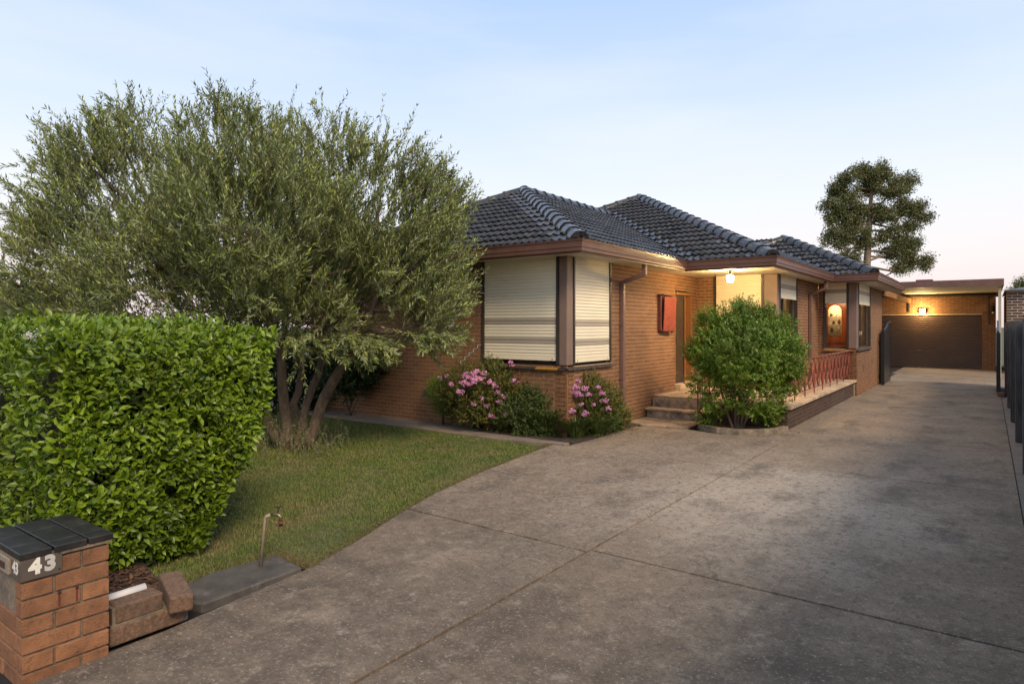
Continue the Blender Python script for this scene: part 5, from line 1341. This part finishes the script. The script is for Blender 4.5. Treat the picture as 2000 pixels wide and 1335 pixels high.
PP = A[:, None] + TD[:, None] * (TL[:, None] * tt[None])[..., None]; sv = unit(np.cross(TD[:, None], rand_unit(nb_ * NL).reshape(nb_, NL, 3)))
LD = unit(TD[:, None] * .6 + sv * .9); LN = unit(TD[:, None] * .7 - sv * .3 + np.array([0, 0, .5]) + rng.normal(size=(nb_, NL, 3)) * .3)
PP, LD, LN = [a.reshape(-1, 3) for a in (PP, LD, LN)]; n = len(PP); L_ = rng.uniform(.036, .062, n)
V, F = leaves(PP - bb0, LD, LN, L_, L_ * .45, .2); tag(np_mesh('foliage', V, F, M['bush_leaf'], bush), kind='stuff')
m_ = MB()
for x1, y1, x0, d in ((1405, 740, 1432, .1), (1432, 700, 1436, -.1), (1470, 735, 1444, .1), (1490, 770, 1450, -.1), (1445, 680, 1440, .2), (1462, 700, 1447, 0)):
    a = at(x0, 840, BT); a[2] = 0; e = at(x1, y1, BT + d); mid = (a + e) / 2 + rng.normal(size=3) * .04
    m_.tube([a - bb0, mid - bb0, e - bb0], [.028, .022, .014], 7)
    for k in range(5):
        q = e + rng.normal(size=3) * .25 + np.array([0, 0, .25]); m_.tube([e - bb0, (e + q) / 2 - bb0 + rng.normal(size=3) * .03, q - bb0], [.011, .008, .003], 4)
m_.build('stems', M['euc_bark'], bush)
# strappy clump beside the steps
def strap_clump(name, label, c, n, h, spread, cat='plant', m='strap_leaf', par=None):
    c = np.array(c); o = empty(name, tuple(c)); tag(o, label, cat)
    az = rng.uniform(0, 2 * np.pi, n); ll = rng.uniform(.6, 1.1, n) * h; out = np.column_stack([np.cos(az), np.sin(az), np.zeros(n)]); base = out * rng.uniform(0, spread * .3, n)[:, None]
    sd_ = np.column_stack([-np.sin(az), np.cos(az), np.zeros(n)]); wv = rng.uniform(.008, .014, n)[:, None]
    k = rng.uniform(.4, 1.2, n)[:, None] * spread; pts = []
    for t in (0, .4, .75, 1): 
        p = base + out * k * t ** 1.6 + np.array([0, 0, 1]) * (ll * (t - .35 * t ** 3))[:, None]; wd = wv * (1 - t ** 3 * .95); pts += [p - sd_ * wd, p + sd_ * wd]
    V = np.stack(pts, 1).reshape(-1, 3); F = (np.arange(n)[:, None, None] * 8 + np.array([(0, 1, 3, 2), (2, 3, 5, 4), (4, 5, 7, 6)])[None]).reshape(-1, 4)
    tag(np_mesh('blades', V, F, M[m], o), kind='stuff'); return o
strap_clump('strap_plant', 'strappy green clump at the left end of the planter beside the steps', (-4.25, 12.05, .03), 90, .55, .35)

# flower bed under the corner window
def puff(par, org, blobs, T, ntw, NL, lmin, lmax, ratio, m, tl=(.08, .2), name='foliage'):
    BC = np.array([at(x, y, T + d) for x, y, d, r in blobs]); BR = np.array([r * T / 1257 for *_, r in blobs]); wts = BR ** 2; li = rng.choice(len(BR), ntw, p=wts / wts.sum()); dirs = rand_unit(ntw)
    A = BC[li] + dirs * (BR[li] * rng.uniform(.3, 1.0, ntw) ** .5)[:, None]; A[:, 2] = np.maximum(A[:, 2], .04)
    TD = unit(dirs * .6 + np.array([0, 0, .6]) + rng.normal(size=(ntw, 3)) * .45); TL = rng.uniform(*tl, ntw); tt = (np.arange(NL) + 1) / NL
    PP = A[:, None] + TD[:, None] * (TL[:, None] * tt[None])[..., None]; sv = unit(np.cross(TD[:, None], rand_unit(ntw * NL).reshape(ntw, NL, 3))); LD = unit(TD[:, None] * .7 + sv * .8); LN = unit(TD[:, None] * .6 - sv * .3 + np.array([0, 0, .5]) + rng.normal(size=(ntw, NL, 3)) * .3)
    PP, LD, LN = [a.reshape(-1, 3) for a in (PP, LD, LN)]; n = len(PP); L_ = rng.uniform(lmin, lmax, n)
    V, F = leaves(PP - org, LD, LN, L_, L_ * ratio, .2); o = np_mesh(name, V, F, M[m], par); tag(o, kind='stuff')
    m_ = MB(); base = BC.mean(0); base[2] = 0
    for c in BC: m_.tube([base - org + rng.normal(size=3) * .03 * np.array([1, 1, 0]), (base + c) / 2 - org, c - org], [.016, .012, .005], 5)
    m_.build('stems', M['twig'], par)
def blooms(par, org, spots, T, m='pink'):
    for x, y, d, r in spots:
        c = at(x, y, T + d); k = max(4, int(r * 2.2)); hd = c + rand_unit(k) * (rng.uniform(.3, 1, k) * r * T / 1257)[:, None] * np.array([1, 1, .7])
        n = k * 8; C0 = np.repeat(hd, 8, 0); D = rand_unit(n); N = unit(D + rng.normal(size=(n, 3)) * .3 + np.array([.2, -.4, .4])); D = unit(np.cross(N, rand_unit(n))); L_ = rng.uniform(.022, .036, n)
        V, F = leaves(C0 + N * .008 - org, D, N, L_, L_ * .8, .1); tag(np_mesh('flower_head', V, F, M[m], par), kind='stuff')
def plant(name, label, gx, gy, cat):
    p = gnd(gx, gy, .03); o = empty(name, tuple(p)); tag(o, label, cat); return o, np.array(p)
o, g_ = plant('geranium_bush', 'tall sprawling geranium with pink flowers under the front window', 960, 838, 'shrub')
TG = float((g_ - 0) @ FW)
puff(o, g_, [(960, 760, 0, 55), (905, 755, 0, 40), (1010, 770, 0, 45), (985, 735, .1, 30), (920, 790, -.1, 40), (1000, 800, -.1, 40), (1025, 745, .1, 18), (880, 770, 0, 25), (950, 805, -.2, 30)], TG, 2600, 11, .028, .058, .45, 'ger_leaf')
blooms(o, g_, [(914, 732, -.45, 14), (925, 743, -.5, 12), (905, 747, -.5, 9), (938, 738, -.45, 9), (945, 728, -.4, 6), (965, 752, -.4, 9), (972, 766, -.4, 8), (897, 765, -.45, 9), (1000, 715, -.15, 6), (998, 708, -.15, 5), (1014, 743, -.2, 5), (1027, 728, -.2, 6), (1030, 740, -.25, 6), (975, 785, -.4, 7), (940, 778, -.45, 4), (860, 738, -.2, 5), (872, 733, -.2, 4), (950, 793, -.4, 5), (1003, 742, -.3, 5), (930, 725, -.4, 8), (915, 750, -.5, 8), (955, 745, -.45, 6), (985, 775, -.4, 5), (925, 790, -.5, 5), (880, 750, -.4, 6), (960, 812, -.5, 6), (985, 808, -.5, 5)], TG)
o, g_ = plant('low_conifer', 'small feathery green shrub at the left end of the flower bed', 868, 828, 'shrub'); T_ = float(g_ @ FW)
puff(o, g_, [(862, 770, .1, 26), (850, 755, .2, 18), (875, 790, 0, 26), (870, 745, .1, 16)], T_, 1100, 16, .018, .032, .3, 'bush_leaf', (.06, .13))
o, g_ = plant('feathery_shrub', 'feathery pale green shrub against the wall under the front window', 975, 822, 'shrub'); T_ = float(g_ @ FW)
puff(o, g_, [(975, 730, .1, 22), (955, 725, .2, 14), (985, 745, .1, 20)], T_, 800, 18, .018, .034, .26, 'ger_leaf', (.06, .14))
o, g_ = plant('corner_geranium', 'geranium with pink flower heads at the corner of the brick wall', 1140, 842, 'shrub'); T_ = float(g_ @ FW)
puff(o, g_, [(1140, 775, 0, 46), (1108, 782, 0, 36), (1178, 785, .1, 34), (1130, 760, .1, 26), (1140, 815, -.1, 35), (1100, 825, 0, 24), (1195, 805, .2, 26), (1210, 822, .3, 18), (1160, 835, -.1, 24)], T_, 3300, 11, .026, .052, .45, 'ger_leaf')
blooms(o, g_, [(1118, 763, -.3, 11), (1130, 768, -.35, 10), (1142, 758, -.3, 9), (1122, 755, -.3, 8), (1098, 762, -.2, 8), (1174, 768, -.2, 8), (1180, 782, -.2, 7), (1117, 803, -.4, 7), (1143, 808, -.4, 7), (1100, 795, -.25, 6), (1160, 790, -.3, 3), (1105, 752, -.2, 6), (1128, 745, -.2, 7), (1150, 770, -.3, 6), (1168, 755, -.2, 6), (1135, 790, -.4, 4), (1188, 798, -.2, 5)], T_ - .14)
for i, (gx, gy, nbl, hh, lab) in enumerate(((1010, 845, 160, .42, 'strappy green clump at the foot of the tall geranium'), (1070, 852, 220, .50, 'wide strappy clump between the two pink geraniums'), (1125, 857, 220, .38, 'strappy clump spilling onto the drive below the corner geranium'), (1165, 852, 150, .36, 'strappy clump along the drive edge right of the corner geranium'), (1203, 838, 120, .38, 'arching strappy clump at the foot of the front downpipe'), (930, 838, 100, .32, 'strappy clump at the front left of the flower bed'), (1050, 838, 160, .45, 'strappy clump against the wall below the corner window'))):
    p = gnd(gx, gy - 4, .03); strap_clump('strap_plant', lab, tuple(p), int(nbl * 1.9), hh * 1.35, .42)
# dark shrub against the wall behind the olive
o, g_ = plant('citrus_shrub', 'dark glossy shrub growing against the wall behind the olive tree', 690, 806, 'shrub'); T_ = float(g_ @ FW)
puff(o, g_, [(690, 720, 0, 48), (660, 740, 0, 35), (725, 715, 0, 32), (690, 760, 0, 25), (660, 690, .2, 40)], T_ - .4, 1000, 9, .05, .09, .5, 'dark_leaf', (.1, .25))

# lawn
def in_poly(P, poly):
    x, y = P[:, 0], P[:, 1]; c = np.zeros(len(P), bool)
    for (xa, ya), (xb, yb) in zip(poly, poly[1:] + poly[:1]):
        t = ((ya > y) != (yb > y)) & (x < (xb - xa) * (y - ya) / (yb - ya + 1e-12) + xa); c ^= t
    return c
LAWN = [(-4.80, 3.22), (-4.42, 3.22)] + [(x - .01, y) for x, y in EDGE if y > 3.3 and y < 8.7] + [(-5.75, 8.70), (-14, 8.70), (-14, 3.6), (-6.2, 3.4), (-5.3, 2.2), (-4.9, 2.3), (-4.88, 2.65), (-4.82, 3.18)]
lb_ = MB(); lb_.poly([(x, y, -0.012) for x, y in LAWN]); tag(lb_.build('lawn', M['earth']), kind='structure')
def grass(n, poly, hmin, hmax, m, name, label, bias=1.0):
    P = np.column_stack([rng.uniform(-13.5, -4.3, n), rng.uniform(2.2, 8.8, n)]); v = P - 0
    t = P @ FW[:2]; P = P[in_poly(P, poly) & (rng.uniform(size=n) < np.minimum(1, (6.0 / np.maximum(t, 1)) ** bias))]; n = len(P)
    pat = np.sin(P[:, 0] * 1.7 + 1) * np.sin(P[:, 1] * 2.1) + .6 * np.sin(P[:, 0] * 4.1 + P[:, 1] * 3.3)
    az = rng.uniform(0, 2 * np.pi, n); h = rng.uniform(hmin, hmax, n) * (1 + .25 * pat); ln = rng.uniform(.2, .9, n) * h; d = np.column_stack([np.cos(az), np.sin(az)]); s = np.column_stack([-d[:, 1], d[:, 0]]) * rng.uniform(.0018, .0035, n)[:, None] * np.maximum(1, (P @ FW[:2]) / 6)[:, None]
    z = np.zeros(n) - .012
    V = np.stack([np.column_stack([P - s, z]), np.column_stack([P + s, z]), np.column_stack([P + d * ln[:, None] * .35 + s * .7, z + h * .6]), np.column_stack([P + d * ln[:, None] * .35 - s * .7, z + h * .6]), np.column_stack([P + d * ln[:, None], z + h])], 1).reshape(-1, 3)
    k = np.arange(n)[:, None] * 5; F = np.concatenate([k + np.array([0, 1, 2]), k + np.array([0, 2, 3]), k + np.array([3, 2, 4])], 0)
    tag(np_mesh(name, V, F, m), label, 'grass', kind='stuff')
grass(520000, LAWN, .012, .032, M['grass'], 'grass', 'short patchy green lawn grass in front of the house')
# straggling dry grass along the slab and the drive edge
n = 9000; t = rng.uniform(0, 1, n); ed = np.array([e for e in EDGE if 3.1 < e[1] < 9]); ii = rng.integers(0, len(ed) - 1, n); P = ed[ii] + (ed[ii + 1] - ed[ii]) * t[:, None] + np.column_stack([-np.abs(rng.normal(size=n)) * .07 + .012, rng.normal(size=n) * .03])
q = rng.uniform(size=n) < .4; P[q] = np.column_stack([rng.uniform(-5.05, -4.85, q.sum()), rng.uniform(2.3, 3.3, q.sum())]); q2 = q & (rng.uniform(size=n) < .5); P[q2] = np.column_stack([rng.uniform(-4.9, -4.4, q2.sum()), rng.uniform(3.17, 3.3, q2.sum())])
D = rand_unit(n); D[:, 2] = np.abs(D[:, 2]) * .6; L_ = rng.uniform(.02, .055, n); V, F = leaves(np.column_stack([P, np.full(n, -.008)]), D, rand_unit(n), L_, np.full(n, .005))
tag(np_mesh('dry_grass', V, F, M['straw']), 'dry straw-coloured grass along the lawn edge', 'grass', kind='stuff')
# fallen leaves on the drive and lawn edge
n = 160; P = np.column_stack([rng.uniform(-5.3, .2, n), rng.uniform(1.5, 20, n), np.full(n, .006)]); D = rand_unit(n); D[:, 2] *= .15; N = np.tile([0, 0, 1.], (n, 1)) + rng.normal(size=(n, 3)) * .2; L_ = rng.uniform(.012, .035, n); V, F = leaves(P, D, N, L_, L_ * .35, .2)
tag(np_mesh('leaf_litter', V, F, M['straw']), 'tiny dry leaves scattered over the concrete drive', 'leaf litter', kind='stuff')

# ------------------------------------------------------------------ background trees
def big_tree(name, label, base_px, T, blobs, ntw, lsize, trunk, m='euc_leaf', rad=.35, limbs=True):
    b0 = at(*base_px, T); b0[2] = 0; o = empty(name, tuple(b0)); tag(o, label, 'tree')
    BC = np.array([at(x, y, T + d) for x, y, d, r in blobs]); BR = np.array([r * T / 1257 for *_, r in blobs]) * .84
    SBC = np.concatenate([BC] + [BC + rand_unit(len(BC)) * (BR * rng.uniform(.7, 1.15, len(BR)))[:, None] for _ in range(5)]); SBR = np.concatenate([BR * .62] + [BR * rng.uniform(.22, .5, len(BR)) for _ in range(5)])
    tk = MB(); tp_ = [at(x, y, T) for x, y in trunk]; tp_[0][2] = 0
    tk.tube([p - b0 for p in tp_], np.linspace(rad, rad * .25, len(tp_)), 9)
    tpa = np.array(tp_)
    fine = np.concatenate([tpa[i] + (tpa[i + 1] - tpa[i]) * np.linspace(0, 1, 8)[:, None] for i in range(len(tpa) - 1)])
    for c, r in zip(BC, BR):
        cost = np.linalg.norm(fine - c, axis=1) + 3 * np.maximum(0, fine[:, 2] - (c[2] - r * .8)); a = fine[np.argmin(cost)]
        mid = (a + c) / 2 + rng.normal(size=3) * .2 - np.array([0, 0, .15 * np.linalg.norm(c - a)]); tk.tube([a - b0, mid - b0, c - b0], [rad * .28, rad * .2, rad * .08], 6)
        for k in range(5):
            e = c + rand_unit(1)[0] * r * .8; tk.tube([c - b0 + (mid - c) * .4, (c + e) / 2 - b0, e - b0], [rad * .10, rad * .07, rad * .03], 4)
    tk.build('trunk', M['euc_bark'], o)
    wts = SBR ** 2; li = rng.choice(len(SBR), ntw, p=wts / wts.sum()); A = SBC[li] + rand_unit(ntw) * (SBR[li] * rng.uniform(.05, 1, ntw) ** .5)[:, None] * np.array([1, 1, .75])
    k = 9; P = np.repeat(A, k, 0) + rng.normal(size=(ntw * k, 3)) * lsize * 1.3; n = len(P); D = unit(rand_unit(n) + np.array([0, 0, -.4])); L_ = rng.uniform(.7, 1.3, n) * lsize
    V, F = leaves(P - b0, D, rand_unit(n), L_, L_ * .45, .2); tag(np_mesh('crown', V, F, M[m], o), kind='stuff')
big_tree('eucalyptus', 'tall eucalyptus with open rounded crown rising behind the house roof', (1695, 640), 62,
         [(1650, 350, 0, 26), (1690, 340, 0, 24), (1722, 335, 0, 24), (1762, 355, 0, 22), (1630, 372, 1, 16), (1655, 385, 0, 22), (1700, 370, 1, 26), (1742, 375, -1, 26), (1618, 402, 0, 12), (1640, 415, 0, 22), (1680, 410, 0, 24), (1665, 440, 1, 20), (1720, 420, 0, 24), (1760, 412, 0, 26), (1790, 405, 0, 20), (1805, 425, 0, 12), (1622, 425, 0, 14), (1625, 455, 0, 16), (1655, 465, 0, 22), (1690, 470, 0, 24), (1735, 455, 0, 20), (1765, 470, 0, 24), (1785, 480, 0, 18), (1740, 490, 0, 20), (1775, 505, 0, 20), (1805, 510, 0, 16), (1755, 525, 0, 14), (1650, 498, 0, 10), (1672, 505, 0, 10), (1612, 470, 0, 8), (1780, 440, 0, 14)],
         8000, .20, [(1695, 640), (1693, 520), (1697, 450), (1700, 400), (1705, 350)], rad=.42)
big_tree('far_tree', 'dark tree top showing over the neighbouring brick outbuilding', (1995, 640), 58, [(1995, 560, 0, 10), (1985, 566, 0, 8), (2010, 562, 0, 22), (2030, 560, 0, 20), (1975, 570, 0, 5)], 500, .2, [(1998, 640), (2000, 590), (2005, 565)], rad=.2)
big_tree('left_tree', 'distant dark green tree at the far left beyond the hedge', (20, 640), 45, [(10, 590, 0, 22), (-25, 585, 0, 30), (40, 600, 0, 16), (-60, 590, 0, 30)], 700, .2, [(10, 640), (10, 610), (5, 590)], rad=.25)
o, g_ = plant('pale_shrub', 'pale grey-green shrub behind the hedge at the far left', 60, 760, 'shrub'); T_ = float(g_ @ FW)
puff(o, g_, [(50, 600, 0, 32), (90, 590, 0, 34), (20, 620, 0, 30), (130, 600, 0, 36), (60, 650, 0, 50), (-20, 620, 0, 40), (110, 660, 0, 50), (170, 640, 0, 50)], T_, 2600, 12, .05, .1, .3, 'grey_leaf', (.2, .4))
o, g_ = plant('ground_cover_bush', 'low tangled green plant between the two pink geraniums in the bed', 1060, 846, 'shrub'); T_ = float(g_ @ FW)
puff(o, g_, [(1045, 795, .1, 42), (1010, 812, 0, 34), (1078, 808, 0, 36), (1060, 775, .2, 26), (1060, 835, -.1, 26), (1090, 838, -.1, 22), (1040, 780, .2, 24), (1190, 825, .2, 18), (1165, 838, 0, 20), (1150, 846, -.1, 16), (1115, 850, -.1, 15), (1030, 842, -.1, 20)], T_, 2700, 11, .03, .06, .35, 'strap_leaf')

o, g_ = plant('boundary_shrub', 'dark shrub mass standing left of the brick wall behind the olive stems', 500, 800, 'shrub'); T_ = float(g_ @ FW)
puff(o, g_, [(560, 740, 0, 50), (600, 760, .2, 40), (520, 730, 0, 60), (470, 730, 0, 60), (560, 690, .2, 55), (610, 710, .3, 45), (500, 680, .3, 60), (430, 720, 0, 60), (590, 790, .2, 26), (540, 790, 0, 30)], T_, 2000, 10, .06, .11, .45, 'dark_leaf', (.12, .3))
